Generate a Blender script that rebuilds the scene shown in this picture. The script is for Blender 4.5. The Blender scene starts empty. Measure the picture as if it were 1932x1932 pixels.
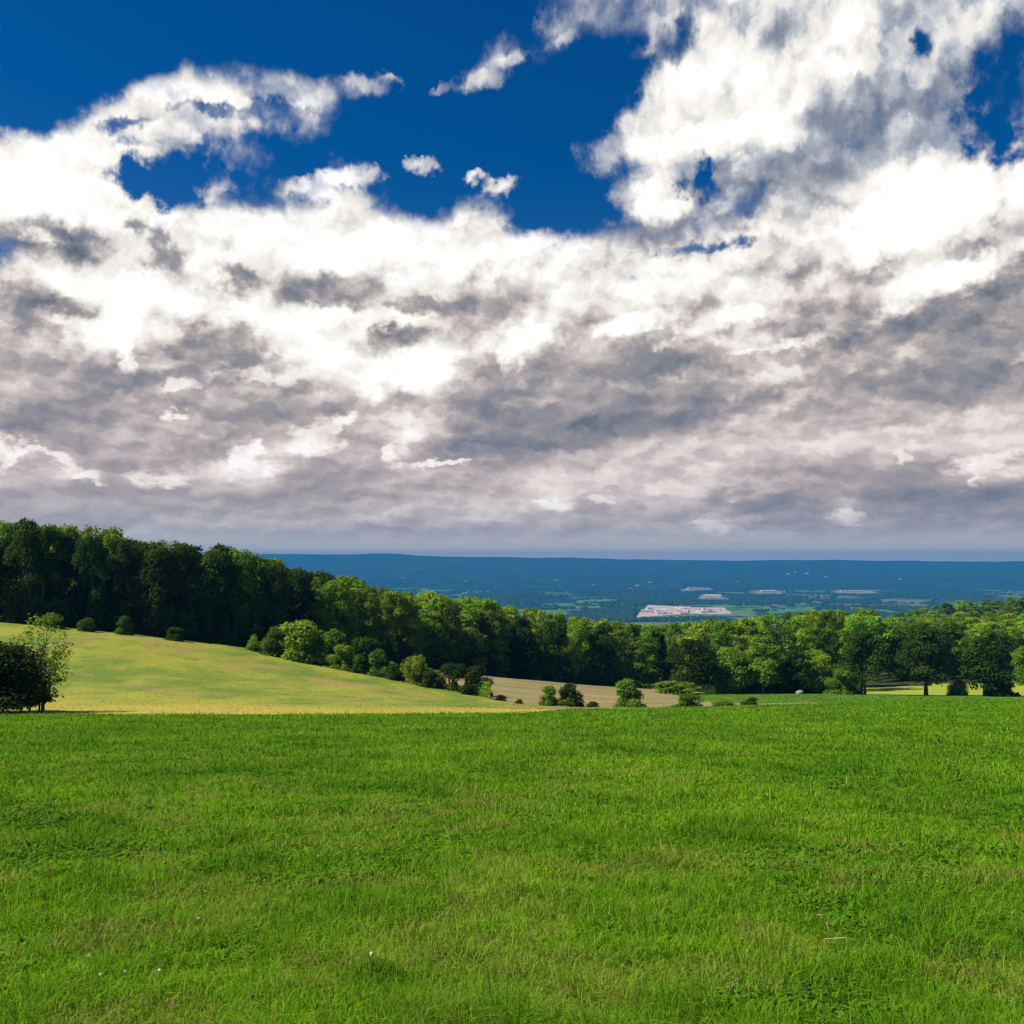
import bpy, math, random
import numpy as np
from mathutils import Vector

R = math.radians
random.seed(7)
scn = bpy.context.scene
col = scn.collection

# ------------------------------------------------------------------ camera
F, CX, VH = 1855.0, 966.0, 1058.0          # focal length and horizon row on a 1932 pixel frame
PITCH = math.atan((VH - 966.0) / F)
cam_d = bpy.data.cameras.new('camera')
cam_d.sensor_width = 36.0
cam_d.lens = 36.0 * F / 1932.0
cam_d.clip_start = 0.05
cam_d.clip_end = 90000.0
cam = bpy.data.objects.new('camera', cam_d)
cam.rotation_euler = (R(90) + PITCH, 0, 0)
col.objects.link(cam)
scn.camera = cam

# ------------------------------------------------------------------ sun and exposure
SUN_EL, SUN_AZ = R(48), R(-96)              # azimuth from +Y, negative to the left
sun_dir = Vector((math.cos(SUN_EL) * math.sin(SUN_AZ), math.cos(SUN_EL) * math.cos(SUN_AZ), math.sin(SUN_EL)))
sd = bpy.data.lights.new('sun', 'SUN')
sd.energy = 5.0
sd.angle = R(0.5)
sd.color = (1.0, 0.93, 0.8)
sun = bpy.data.objects.new('sun', sd)
sun.rotation_euler = sun_dir.to_track_quat('Z', 'Y').to_euler()
col.objects.link(sun)
scn.view_settings.view_transform = 'Standard'
scn.view_settings.look = 'None'
scn.view_settings.exposure = 0.7
scn.view_settings.gamma = 1.0
scn.render.engine = 'CYCLES'
scn.cycles.use_denoising = True
scn.cycles.max_bounces = 6
scn.cycles.diffuse_bounces = 2
scn.cycles.glossy_bounces = 1
scn.cycles.transmission_bounces = 3
scn.cycles.transparent_max_bounces = 8
scn.cycles.volume_bounces = 0
scn.cycles.sample_clamp_indirect = 4.0

# ------------------------------------------------------------------ node helpers
class NT:
    def __init__(s, tree):
        s.t = tree
        tree.nodes.clear()
    def new(s, kind, **kw):
        n = s.t.nodes.new(kind)
        for k, v in kw.items():
            setattr(n, k, v)
        return n
    def put(s, sock, v):
        if v is None:
            return
        if isinstance(v, bpy.types.NodeSocket):
            s.t.links.new(v, sock)
        else:
            sock.default_value = v
    def m(s, op, a, b=None, c=None, clamp=False):
        n = s.new('ShaderNodeMath', operation=op, use_clamp=clamp)
        for i, v in enumerate((a, b, c)):
            s.put(n.inputs[i], v)
        return n.outputs[0]
    def ss(s, v, lo, hi, a=0.0, b=1.0):
        n = s.new('ShaderNodeMapRange', interpolation_type='SMOOTHSTEP')
        s.put(n.inputs[0], v)
        for i, q in enumerate((lo, hi, a, b)):
            s.put(n.inputs[i + 1], q)
        return n.outputs[0]
    def mix(s, f, a, b):
        n = s.new('ShaderNodeMix', data_type='RGBA', clamp_factor=True)
        s.put(n.inputs[0], f)
        for i, v in ((6, a), (7, b)):
            if isinstance(v, (tuple, list)) and len(v) == 3:
                v = (*v, 1)
            s.put(n.inputs[i], v)
        return n.outputs[2]
    def fmix(s, f, a, b):
        n = s.new('ShaderNodeMix', data_type='FLOAT', clamp_factor=True)
        s.put(n.inputs[0], f); s.put(n.inputs[2], a); s.put(n.inputs[3], b)
        return n.outputs[0]
    def comb(s, x, y, z=0.0):
        n = s.new('ShaderNodeCombineXYZ')
        for i, v in enumerate((x, y, z)):
            s.put(n.inputs[i], v)
        return n.outputs[0]
    def sep(s, v):
        n = s.new('ShaderNodeSeparateXYZ'); s.put(n.inputs[0], v)
        return n.outputs
    def noise(s, vec, scale, detail=3.0, rough=0.55, out=0, dist=0.0):
        n = s.new('ShaderNodeTexNoise', noise_dimensions='3D')
        s.put(n.inputs['Vector'], vec)
        s.put(n.inputs['Scale'], scale); s.put(n.inputs['Detail'], detail)
        s.put(n.inputs['Roughness'], rough); s.put(n.inputs['Distortion'], dist)
        return n.outputs[out]
    def ramp(s, f, stops, interp='LINEAR'):
        n = s.new('ShaderNodeValToRGB')
        cr = n.color_ramp
        cr.interpolation = interp
        while len(cr.elements) < len(stops):
            cr.elements.new(0.5)
        for e, (p, c) in zip(cr.elements, stops):
            e.position = p
            e.color = (*c, 1) if len(c) == 3 else c
        s.put(n.inputs[0], f)
        return n.outputs[0]

def lin(r, g, b):
    f = lambda c: c / 255 / 12.92 if c / 255 <= 0.04045 else ((c / 255 + 0.055) / 1.055) ** 2.4
    return (f(r), f(g), f(b))

# ------------------------------------------------------------------ sky: broken cloud over a deep blue sky
# cloud cover and painted cloud light and shade by compass direction: rows fall from 30 degrees to the horizon, columns run left to right
SKY_V = [22, 67, 112, 157, 202, 247, 280, 325, 370, 415, 460, 505, 537, 582, 627, 672, 717, 762, 801, 846, 891, 936, 981, 1026]
SKY_COVER = """
0000000000000000 3444553887899767
0000000000000001 1511238969986676
0000000320000016 4103369998787675
0001586368453345 0000179988778873
0037789878410000 0001489998888865
2149996445300000 0023888998888888
6479964423000000 0044867788889889
9999833322332221 2032757888899999
9999842322332112 0005967888999999
8699959688996474 2000576799999999
4859889999999999 8878658999999999
5899859699999998 9999979999999999
6899999976689999 9999999999999999
9689999999999999 9999999999999999
9999999999996999 9999999999999999
9999999999999999 9999999999999999
9999999999999999 9999999999999999
9999999999999999 9999999999999999
9999999999999999 9999999999999999
9999999999999999 9999999999999999
9999999999999999 9999999999999999
9999999999999999 9999999999999999
9999999999999999 9999999999999999
9999999999999999 9999999999999999
""".split()
SKY_LIGHT = """
5555555555555555 6667657767896567
5555555555555556 5655559949985465
5555555655555557 6555579996465554
5555797689776677 5555588986455554
5557689977755555 5555699996765544
5589886566655555 5555697987655667
7899965565555555 5565855455457768
9999756556875655 5565835565489998
9998557557865557 5556944555899998
8599969999999576 8555655767799785
3839789999999999 8866547786689857
4999938498999987 8768878875568788
3899999995338898 8879998875659985
7389789999767865 6556765875645544
6899786599973544 9658478655554334
4447443369985966 6565446774554322
4444576445685954 4443344355454344
3334464454645643 3322233454444444
4444454444448633 3211235555545555
6434544668547432 1455555445556556
4664565854444444 5545566434443467
4444444444445555 5745555434433322
5544444444455556 5555546534544443
5555555555555555 4444444444444444
""".split()

# single cloudlets, dark bellies and gaps: column, row, half width, half height, tilt, light, cover
CLOUDLETS = [
    (410, 650, 62, 34, 10, 2.8, None), (420, 668, 66, 14, 0, 2.8, None), (590, 556, 92, 26, -4, 2.6, None), (738, 622, 30, 26, -40, 2.8, None), (765, 645, 16, 16, 0, 2.4, None),
    (60, 455, 90, 34, 8, 3.2, None), (135, 450, 34, 24, 30, 3.0, None), (90, 425, 34, 14, 0, 3.2, None), (75, 566, 80, 16, -8, 2.7, None), (322, 492, 34, 18, 8, 2.8, None),
    (255, 428, 30, 12, -25, 3.3, None), (305, 455, 14, 22, 30, 3.2, None), (446, 519, 28, 11, -12, 3.0, None), (90, 452, 30, 12, 0, 8.8, None),
    (925, 505, 40, 14, 15, 4.6, None), (1045, 518, 40, 8, -10, 5.4, None), (1100, 480, 70, 14, -5, 6.2, None),
    (1660, 640, 130, 44, 18, 3.2, None), (1830, 692, 110, 34, 8, 2.4, None), (1760, 600, 150, 34, 22, 3.6, None), (1120, 780, 215, 36, 4, 2.0, None), (1000, 838, 120, 20, 4, 1.4, None),
    (1250, 665, 90, 56, -10, 3.2, None), (1060, 740, 110, 40, 0, 3.4, None), (130, 950, 420, 40, 0, 4.2, None), (500, 1000, 500, 26, 0, 4.6, None), (1230, 1010, 700, 12, 0, 4.6, None), (1400, 850, 330, 30, 3, 5.6, None), (1180, 900, 260, 34, 0, 5.5, None), (1750, 800, 200, 30, 6, 5.4, None), (1470, 950, 105, 22, 0, 2.3, None), (1810, 945, 150, 17, 0, 2.2, None), (1700, 890, 120, 20, 0, 3.2, None),
    (110, 700, 150, 46, 0, 3.9, None), (130, 820, 130, 34, -6, 3.2, None), (470, 770, 200, 40, 0, 3.6, None), (330, 855, 150, 14, 0, 3.9, None), (620, 890, 60, 28, 0, 3.7, None), (880, 585, 90, 34, 0, 4.3, None),
    (1660, 500, 36, 44, -30, 4.8, None), (1600, 410, 12, 18, 0, 4.6, None), (1850, 440, 26, 60, -35, 4.8, None), (1540, 560, 80, 50, 10, 4.4, None), (1340, 415, 130, 36, 25, 4.6, 0.60), (1560, 220, 70, 90, 0, 4.3, 0.70),
    (1750, 230, 100, 110, 0, 5.4, 0.68), (1450, 60, 80, 26, 0, 4.0, 0.60),
    (985, 632, 30, 38, -60, 9.6, None), (965, 672, 20, 24, -60, 9.4, None), (800, 688, 60, 36, 0, 9.4, None), (780, 720, 40, 16, 0, 9.0, None), (694, 736, 30, 22, -15, 9.2, None), (735, 850, 16, 14, 0, 7.8, None),
    (590, 826, 44, 22, 15, 7.6, None), (640, 800, 30, 10, 40, 7.4, None), (478, 850, 18, 11, 0, 8.6, None), (452, 878, 24, 20, 0, 7.6, None), (452, 874, 14, 10, 0, 8.6, None), (508, 890, 14, 10, 20, 7.6, None), (305, 902, 44, 13, 0, 7.2, None),
    (155, 902, 26, 10, 0, 7.8, None), (35, 858, 12, 28, -30, 8.2, None), (110, 872, 60, 10, -25, 7.0, None), (8, 835, 16, 20, 0, 7.6, None), (322, 730, 32, 10, 10, 7.6, None), (328, 786, 18, 8, 0, 7.8, None),
    (480, 712, 60, 10, 0, 7.4, None), (1042, 952, 32, 13, 8, 9.4, None), (830, 873, 60, 6, 0, 7.6, None), (1142, 938, 16, 11, 0, 6.8, None), (1345, 988, 36, 14, 0, 6.9, None), (1320, 890, 40, 16, 0, 6.6, None),
    (1600, 970, 22, 20, 0, 6.7, None), (1700, 858, 12, 14, 0, 7.0, None), (1865, 872, 60, 12, 12, 7.2, None), (1835, 898, 26, 14, 30, 7.2, None), (1455, 655, 80, 9, 4, 8.4, None), (1340, 608, 80, 17, 18, 8.4, None),
    (1195, 612, 55, 16, 16, 8.6, None), (232, 652, 16, 30, 0, 9.4, None), (640, 600, 140, 16, 0, 8.8, None), (1770, 540, 110, 22, 22, 9.5, None), (1700, 400, 130, 70, 20, 9.8, 1.0), (1330, 180, 130, 80, 20, 9.6, 1.0),
    (1590, 90, 70, 50, 0, 9.2, None), (100, 340, 140, 60, 10, 9.9, 1.0), (560, 458, 220, 34, 0, 9.8, 1.0), (1240, 388, 50, 36, -10, 9.6, 0.95), (930, 470, 240, 26, -4, 9.0, None), (1150, 520, 180, 22, 4, 9.0, None),
    (1145, 300, 30, 28, 0, 6.8, 0.61), (905, 150, 38, 16, 12, 7.8, 0.64), (955, 112, 38, 13, 12, 7.8, 0.64), (830, 172, 28, 10, 8, 7.0, 0.59), (690, 165, 50, 17, 0, 7.6, 0.61), (735, 146, 20, 9, 0, 7.2, 0.59),
    (945, 350, 42, 16, 8, 7.8, 0.70), (885, 330, 22, 9, 0, 6.8, 0.61), (800, 314, 36, 13, 0, 7.0, 0.62), (645, 334, 56, 17, 10, 8.4, 0.70), (553, 346, 36, 14, 0, 7.4, 0.66), (622, 372, 52, 17, 0, 8.8, 0.64), (702, 326, 22, 15, 0, 7.0, 0.64),
    (405, 360, 34, 16, 12, 7.4, 0.66), (395, 300, 30, 14, 0, 6.8, 0.48), (1042, 42, 26, 22, 30, 7.0, 0.51), (1062, 84, 32, 8, 10, 7.8, 0.50), (1190, 24, 90, 26, 10, 6.6, 0.45), (470, 128, 28, 12, -20, 6.4, 0.48), (1235, 96, 60, 12, 8, 6.2, 0.50),
    (1285, 20, 60, 26, 40, 7.0, 0.59), (320, 172, 60, 20, 12, 9.2, 0.56), (560, 175, 62, 22, -8, 9.2, 0.58), (350, 225, 150, 24, 12, 9.4, 0.64), (540, 225, 80, 24, 0, 6.6, 0.45), (1770, 70, 150, 60, 0, 6.0, 0.70),
    (240, 222, 50, 9, 22, 5.4, 0.42), (420, 200, 70, 8, 6, 5.8, 0.46), (520, 212, 90, 9, 4, 5.8, 0.48), (290, 262, 60, 8, 12, 7.0, 0.8),
    (1320, 345, 26, 30, 0, 4.0, 0.22), (1310, 470, 80, 13, 4, 4.4, 0.30), (1890, 165, 60, 80, 0, 4.6, 0.28), (1745, 82, 16, 13, 20, 5.0, 0.36), (1300, 45, 26, 40, 0, 4.6, 0.28), (480, 270, 60, 20, 0, 5.0, 0.32), (330, 330, 90, 40, 10, 5.0, 0.16),
]
PUFF = 1.7
def build_sky():
    w = bpy.data.worlds.new('World')
    scn.world = w
    w.use_nodes = True
    N = NT(w.node_tree)
    cov = np.array([[int(c) for c in SKY_COVER[2 * i] + SKY_COVER[2 * i + 1]] for i in range(24)], float) / 9
    lig = np.array([[int(c) for c in SKY_LIGHT[2 * i] + SKY_LIGHT[2 * i + 1]] for i in range(24)], float) / 9
    A, E, NR = R(28.5), R(30.5), 26
    az = -A + (np.arange(32) + 0.5) / 32 * 2 * A
    els = E * (1 - np.arange(NR) / (NR - 1))
    def lookup(tab):
        out = np.zeros((NR, 32))
        for i, e in enumerate(els):
            for j, a in enumerate(az):
                d = np.array([math.sin(a) * math.cos(e), math.cos(a) * math.cos(e), math.sin(e)])
                f = d[1] * math.cos(PITCH) + d[2] * math.sin(PITCH)
                up = -d[1] * math.sin(PITCH) + d[2] * math.cos(PITCH)
                u, v = CX + F * d[0] / f, 966 - F * up / f
                x = min(max((u - 30) / 60.4, 0), 31)
                r = float(np.interp(v, SKY_V, np.arange(24)))
                x0, r0 = min(int(x), 30), min(int(r), 22)
                fx, fr = x - x0, r - r0
                out[i, j] = ((tab[r0, x0] * (1 - fx) + tab[r0, x0 + 1] * fx) * (1 - fr)
                             + (tab[r0 + 1, x0] * (1 - fx) + tab[r0 + 1, x0 + 1] * fx) * fr)
        return out
    cov, lig = lookup(cov), lookup(lig)
    tc = N.new('ShaderNodeTexCoord')
    d = tc.outputs['Generated']
    x, y, z = N.sep(d)
    a = N.m('ARCTAN2', x, y)
    e = N.m('ARCSINE', N.m('MINIMUM', N.m('MAXIMUM', z, -1.0), 1.0))
    ep = N.m('MAXIMUM', e, 0.0)
    g = N.m('MULTIPLY', N.m('LOGARITHM', N.m('ADD', ep, 0.20), math.e), 0.50)
    p = N.comb(a, g, 0.0)
    wn = N.sep(N.noise(p, 17.0, 6.0, 0.62, out=1))
    wn2 = N.sep(N.noise(p, 60.0, 4.0, 0.6, out=1))
    du = N.m('ADD', N.m('MULTIPLY', N.m('SUBTRACT', wn[0], 0.5), 0.06), N.m('MULTIPLY', N.m('SUBTRACT', wn2[0], 0.5), 0.03))
    dt = N.m('ADD', N.m('MULTIPLY', N.m('SUBTRACT', wn[1], 0.5), 1.6), N.m('MULTIPLY', N.m('SUBTRACT', wn2[1], 0.5), 0.9))
    U = N.m('ADD', N.m('MULTIPLY_ADD', a, 1 / (2 * A), 0.5), du)
    T = N.m('ADD', N.m('MULTIPLY', N.m('SUBTRACT', E, e), (NR - 1) / E), dt)
    val = None
    for r in range(NR):
        st = [((k + 0.5) / 32, (cov[r, k], lig[r, k], 0.0)) for k in range(32)]
        c = N.ramp(U if val is None else N.m('MULTIPLY_ADD', val, 1e-6, U), st, 'LINEAR')
        val = c if val is None else N.mix(N.m('SUBTRACT', T, float(r - 1), clamp=True), val, c)
    sc = N.new('ShaderNodeSeparateColor'); N.put(sc.inputs[0], val)
    C, L = sc.outputs[0], sc.outputs[1]
    n1 = N.noise(p, 19.0, 9.0, 0.58)
    n3 = N.noise(p, 46.0, 6.0, 0.6)
    nz = N.m('ADD', N.m('MULTIPLY', N.m('SUBTRACT', n1, 0.5), 2.6), N.m('MULTIPLY', N.m('SUBTRACT', n3, 0.5), 1.5))
    wn3 = N.sep(N.noise(p, 130.0, 3.0, 0.6, out=1))
    def wob(base, k, am):
        for w_, q_ in ((wn, 1.0), (wn2, 0.8), (wn3, 0.25)):
            base = N.m('ADD', base, N.m('MULTIPLY', N.m('SUBTRACT', w_[k], 0.5), am * q_))
        return base
    pa = wob(a, 2, 0.045)
    pe = wob(e, 1, 0.030)
    for u, v, rx, ry, rot, li, cv in CLOUDLETS:
        du_, dv_ = (u - CX) / F, (966.0 - v) / F
        f, up = math.cos(PITCH) - dv_ * math.sin(PITCH), math.sin(PITCH) + dv_ * math.cos(PITCH)
        ca, ce = math.atan2(du_, f), math.atan2(up, math.hypot(du_, f))
        mp = N.new('ShaderNodeMapping', vector_type='TEXTURE')
        N.put(mp.inputs['Vector'], N.comb(pa, pe, L))
        mp.inputs['Location'].default_value = (ca, ce, 0)
        mp.inputs['Rotation'].default_value = (0, 0, R(rot))
        mp.inputs['Scale'].default_value = (rx / F, ry / F, 1e6)
        ln = N.new('ShaderNodeVectorMath', operation='LENGTH')
        N.put(ln.inputs[0], mp.outputs[0])
        rw = N.m('ADD', ln.outputs['Value'], nz)
        mk = N.ss(rw, 1.60, 0.35) if li > 6.5 else N.ss(rw, 1.85, 0.15)
        L = N.fmix(N.m('MULTIPLY', mk, 0.9), L, li / 9)
        if cv is not None:
            C = N.fmix(N.ss(rw, 1.75, 0.2), C, cv)
    side = N.ss(N.m('ABSOLUTE', a), 0.58, 0.95)
    high = N.ss(e, 0.58, 0.85)
    C = N.fmix(side, C, 0.40); L = N.fmix(side, L, 0.60)
    C = N.fmix(high, C, 0.14)
    p2 = N.comb(N.m('ADD', a, -0.010), N.m('ADD', g, 0.017), 0.0)
    n2 = N.noise(p2, 19.0, 9.0, 0.58)
    def billow(da, dg):
        wa = N.m('ADD', N.m('ADD', a, da), N.m('MULTIPLY', N.m('SUBTRACT', wn2[0], 0.5), 0.035))
        wg = N.m('ADD', N.m('ADD', g, dg), N.m('MULTIPLY', N.m('SUBTRACT', wn2[1], 0.5), 0.035))
        v = N.new('ShaderNodeTexVoronoi', feature='SMOOTH_F1', voronoi_dimensions='2D', normalize=True)
        N.put(v.inputs['Vector'], N.comb(N.m('MULTIPLY', wa, 0.75), wg, 0.0))
        v.inputs['Scale'].default_value = 13.0
        v.inputs['Detail'].default_value = 2.6
        v.inputs['Roughness'].default_value = 0.50
        v.inputs['Lacunarity'].default_value = 2.3
        v.inputs['Smoothness'].default_value = 0.55
        return N.m('SUBTRACT', 1.0, v.outputs['Distance'])
    pf = billow(0.0, 0.0)
    bl = N.m('SUBTRACT', pf, billow(-0.007, 0.013))
    calm = N.ss(e, 0.04, 0.25, 0.40, 1.0)
    dens = N.m('ADD', N.m('MULTIPLY_ADD', C, 1.16, 0.0), N.m('MULTIPLY', N.m('SUBTRACT', n1, 0.5), 0.80))
    dens = N.m('ADD', dens, N.m('MULTIPLY', N.m('SUBTRACT', n3, 0.5), 0.30))
    dens = N.m('ADD', dens, N.m('MULTIPLY', N.m('SUBTRACT', pf, 0.72), 0.55))
    alpha = N.ss(dens, 0.32, 0.90)
    rel = N.m('ADD', N.m('MULTIPLY', N.m('SUBTRACT', n1, n2), 0.30), N.m('MULTIPLY', bl, PUFF))  # relief lit from the upper left, painted into the cloud brightness
    rel = N.m('ADD', rel, N.m('MULTIPLY', N.m('SUBTRACT', n3, 0.5), 0.12))
    br = N.m('ADD', N.m('ADD', L, N.ss(e, 0.16, 0.30, 0.115, 0.03)), N.m('MULTIPLY', rel, calm))
    K = 10.0
    KC = K / 2 ** 0.7
    cc = N.ramp(br, [(0.03, lin(78, 88, 108)), (0.20, lin(108, 114, 128)), (0.34, lin(134, 135, 143)), (0.45, lin(154, 150, 153)),
                     (0.56, lin(180, 171, 168)), (0.67, lin(208, 199, 194)), (0.79, lin(238, 231, 223)), (0.92, lin(254, 250, 243)), (1.0, (1.08, 1.06, 1.03))])
    warm = N.new('ShaderNodeVectorMath', operation='MULTIPLY'); warm.inputs[1].default_value = (1.025, 0.985, 0.995); N.put(warm.inputs[0], cc)
    cc = N.mix(N.ss(e, 0.20, 0.08), cc, warm.outputs[0])
    cool = N.new('ShaderNodeVectorMath', operation='MULTIPLY'); cool.inputs[1].default_value = (0.80, 0.95, 1.12); N.put(cool.inputs[0], cc)
    cc = N.mix(N.m('MULTIPLY', N.ss(e, 0.24, 0.40), N.ss(br, 0.90, 0.60)), cc, cool.outputs[0])
    cc = N.mix(N.ss(e, 0.075, 0.0, 0.0, 0.55), cc, lin(158, 160, 172))
    cc = N.mix(N.ss(e, 0.034, 0.004, 0.0, 0.95), cc, lin(238, 222, 205))
    sk = N.new('ShaderNodeTexSky', sky_type='NISHITA')
    sk.sun_disc = False
    sk.sun_elevation = SUN_EL
    sk.sun_rotation = SUN_AZ
    sk.air_density = 1.0; sk.dust_density = 0.3; sk.ozone_density = 3.0
    hs = N.new('ShaderNodeHueSaturation')
    hs.inputs['Hue'].default_value = 0.512
    hs.inputs['Saturation'].default_value = 1.5
    hs.inputs['Value'].default_value = 0.45
    N.put(hs.inputs['Color'], sk.outputs[0])
    vm = N.new('ShaderNodeVectorMath', operation='MULTIPLY'); vm.inputs[1].default_value = (KC, KC, KC)
    N.put(vm.inputs[0], cc)
    out = N.mix(alpha, hs.outputs[0], vm.outputs[0])
    bg = N.new('ShaderNodeBackground')
    N.put(bg.inputs[0], out)
    bg.inputs[1].default_value = 1.0 / K
    o = N.new('ShaderNodeOutputWorld')
    N.t.links.new(bg.outputs[0], o.inputs[0])
build_sky()

# ------------------------------------------------------------------ small tools
def at(u, v, D):
    """where the sight line through a picture point reaches the distance D"""
    fx, fy = u - CX, 966.0 - v
    dy = F * math.cos(PITCH) - fy * math.sin(PITCH)
    dz = F * math.sin(PITCH) + fy * math.cos(PITCH)
    return Vector((fx / dy * D, D, dz / dy * D))

def tag(o, label=None, cat=None, group=None, kind=None):
    for k, v in (('label', label), ('category', cat), ('group', group), ('kind', kind)):
        if v:
            o[k] = v
    return o

def link(name, me, mat=None, parent=None, loc=None):
    o = bpy.data.objects.new(name, me)
    if me is not None and mat is not None and not me.materials:
        me.materials.append(mat)
    col.objects.link(o)
    o.parent = parent
    if loc is not None:
        o.location = loc
    return o

def mesh_np(name, verts, faces, attrs=None, smooth=False):
    """faces: list of integer arrays (n, k)"""
    me = bpy.data.meshes.new(name)
    verts = np.asarray(verts, np.float32)
    me.vertices.add(len(verts))
    me.vertices.foreach_set('co', verts.ravel())
    loops, starts, n = [], [], 0
    for f in faces:
        f = np.asarray(f, np.int32)
        if len(f) == 0:
            continue
        loops.append(f.ravel())
        starts.append(n + np.arange(len(f), dtype=np.int32) * f.shape[1])
        n += f.size
    loops, starts = np.concatenate(loops), np.concatenate(starts)
    me.loops.add(n)
    me.loops.foreach_set('vertex_index', loops)
    me.polygons.add(len(starts))
    me.polygons.foreach_set('loop_start', starts)
    for k, arr in (attrs or {}).items():
        at_ = me.attributes.new(k, 'FLOAT', 'POINT')
        at_.data.foreach_set('value', np.asarray(arr, np.float32))
    me.update(calc_edges=True)
    me.validate()
    if smooth:
        me.polygons.foreach_set('use_smooth', np.ones(len(me.polygons), bool))
    return me

_lat = np.random.RandomState(11).rand(256, 256)
def vnoise(x, y):
    xi, yi = np.floor(x).astype(int), np.floor(y).astype(int)
    fx, fy = x - xi, y - yi
    fx, fy = fx * fx * (3 - 2 * fx), fy * fy * (3 - 2 * fy)
    g = lambda i, j: _lat[i % 256, j % 256]
    return (g(xi, yi) * (1 - fx) + g(xi + 1, yi) * fx) * (1 - fy) + (g(xi, yi + 1) * (1 - fx) + g(xi + 1, yi + 1) * fx) * fy
def fbm(x, y, oct=4):
    s, a, t = 0, 1.0, 0
    for k in range(oct):
        s = s + a * vnoise(x * 2 ** k + 17.3 * k, y * 2 ** k + 5.1 * k)
        t += a
        a *= 0.5
    return s / t

# ------------------------------------------------------------------ terrain heights
CTRL = []
for D in (-60, -20, 2, 15, 35, 55, 66):
    for X in (-90, -45, 0, 45, 90):
        CTRL.append((X, D, -1.6 - 0.13 * D))
for X in (-200, 200):
    for D in (-60, 10, 66):
        CTRL.append((X, D, -1.6 - 0.13 * D))
for u, v, D in [(1050, 1340, 75), (1150, 1338, 90), (1300, 1335, 105), (1420, 1331, 115), (1580, 1325, 130), (1700, 1321, 150), (1932, 1317, 185),
                (2200, 1315, 190), (-300, 1170, 165), (0, 1175, 165), (150, 1187, 166), (300, 1203, 168), (480, 1225, 171), (640, 1258, 168),
                (740, 1280, 160), (900, 1311, 150), (1000, 1331, 118), (940, 1278, 225), (1070, 1290, 230), (1180, 1298, 235), (1260, 1303, 235),
                (1190, 1337, 128), (1050, 1333, 122), (1285, 1335, 132), (1350, 1310, 200), (1500, 1310, 195), (1700, 1312, 195), (1932, 1314, 200),
                (2200, 1313, 205), (1700, 1298, 255), (1932, 1291, 255), (2200, 1291, 255)]:
    CTRL.append(tuple(at(u, v, D)))
CTRL += [(-155, 300, -20), (-80, 300, -34), (0, 300, -42), (60, 300, -40), (110, 300, -35), (170, 320, -32), (0, 450, -75), (-150, 450, -50),
         (150, 450, -44), (250, 450, -36), (365, 700, -36), (260, 700, -52), (180, 700, -78), (0, 700, -125), (-300, 700, -110), (520, 700, -20),
         (600, 1000, -70), (300, 1000, -140), (0, 1000, -185), (-500, 1000, -180), (1000, 900, -60), (-1000, 800, -120), (-600, 300, -20), (600, 300, -20)]
CTRL = np.array(CTRL, float)
def _tps(r2):
    return np.where(r2 > 0, 0.5 * r2 * np.log(r2 + 1e-12), 0)
def _solve():
    P = CTRL[:, :2] / 100
    n = len(P)
    K = _tps(((P[:, None] - P[None]) ** 2).sum(2)) + np.eye(n) * 0.002
    A = np.zeros((n + 3, n + 3))
    A[:n, :n] = K
    Q = np.c_[np.ones(n), P]
    A[:n, n:] = Q
    A[n:, :n] = Q.T
    return np.linalg.solve(A, np.r_[CTRL[:, 2], np.zeros(3)])
_W = _solve()
def sstep(x, a, b):
    t = np.clip((x - a) / (b - a), 0, 1)
    return t * t * (3 - 2 * t)
def height(x, y):
    x, y = np.atleast_1d(np.asarray(x, float)), np.atleast_1d(np.asarray(y, float))
    P = np.c_[np.clip(x, -1000, 1000), np.clip(y, -60, 1000)] / 100
    z = np.empty(len(P))
    C = CTRL[:, :2] / 100
    for i in range(0, len(P), 20000):
        q = P[i:i + 20000]
        z[i:i + 20000] = _tps(((q[:, None] - C[None]) ** 2).sum(2)) @ _W[:-3] + _W[-3] + q @ _W[-2:]
    z = z + (fbm(x / 9, y / 9, 3) - 0.5) * 0.22 * sstep(np.hypot(x, y), 6, 40)
    r = np.hypot(x, y)
    valley = -250 + (fbm(x / 900 + 3, y / 700, 4) - 0.5) * 46
    ridge = sstep(y + 0.05 * x, 8600, 13400) * (322 - 98 * np.clip((x + 2560) / 9330, -0.6, 1.3) + (fbm(x / 1500 + 9, y / 5000 + 2, 4) - 0.5) * 105)
    back = sstep(y + 0.05 * x, 13400, 15500) * 120
    far = valley + ridge - back
    far = np.where(y < 0, 8.0, far)
    t = sstep(r, 620, 2100)
    t = np.where(y < 200, sstep(r, 300, 1100), t)
    far = np.where(y < 1200, 8.0 + (far - 8.0) * sstep(y, -200, 1200), far)
    return z * (1 - t) + far * t
def hz(x, y):
    return float(height([x], [y])[0])

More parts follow.
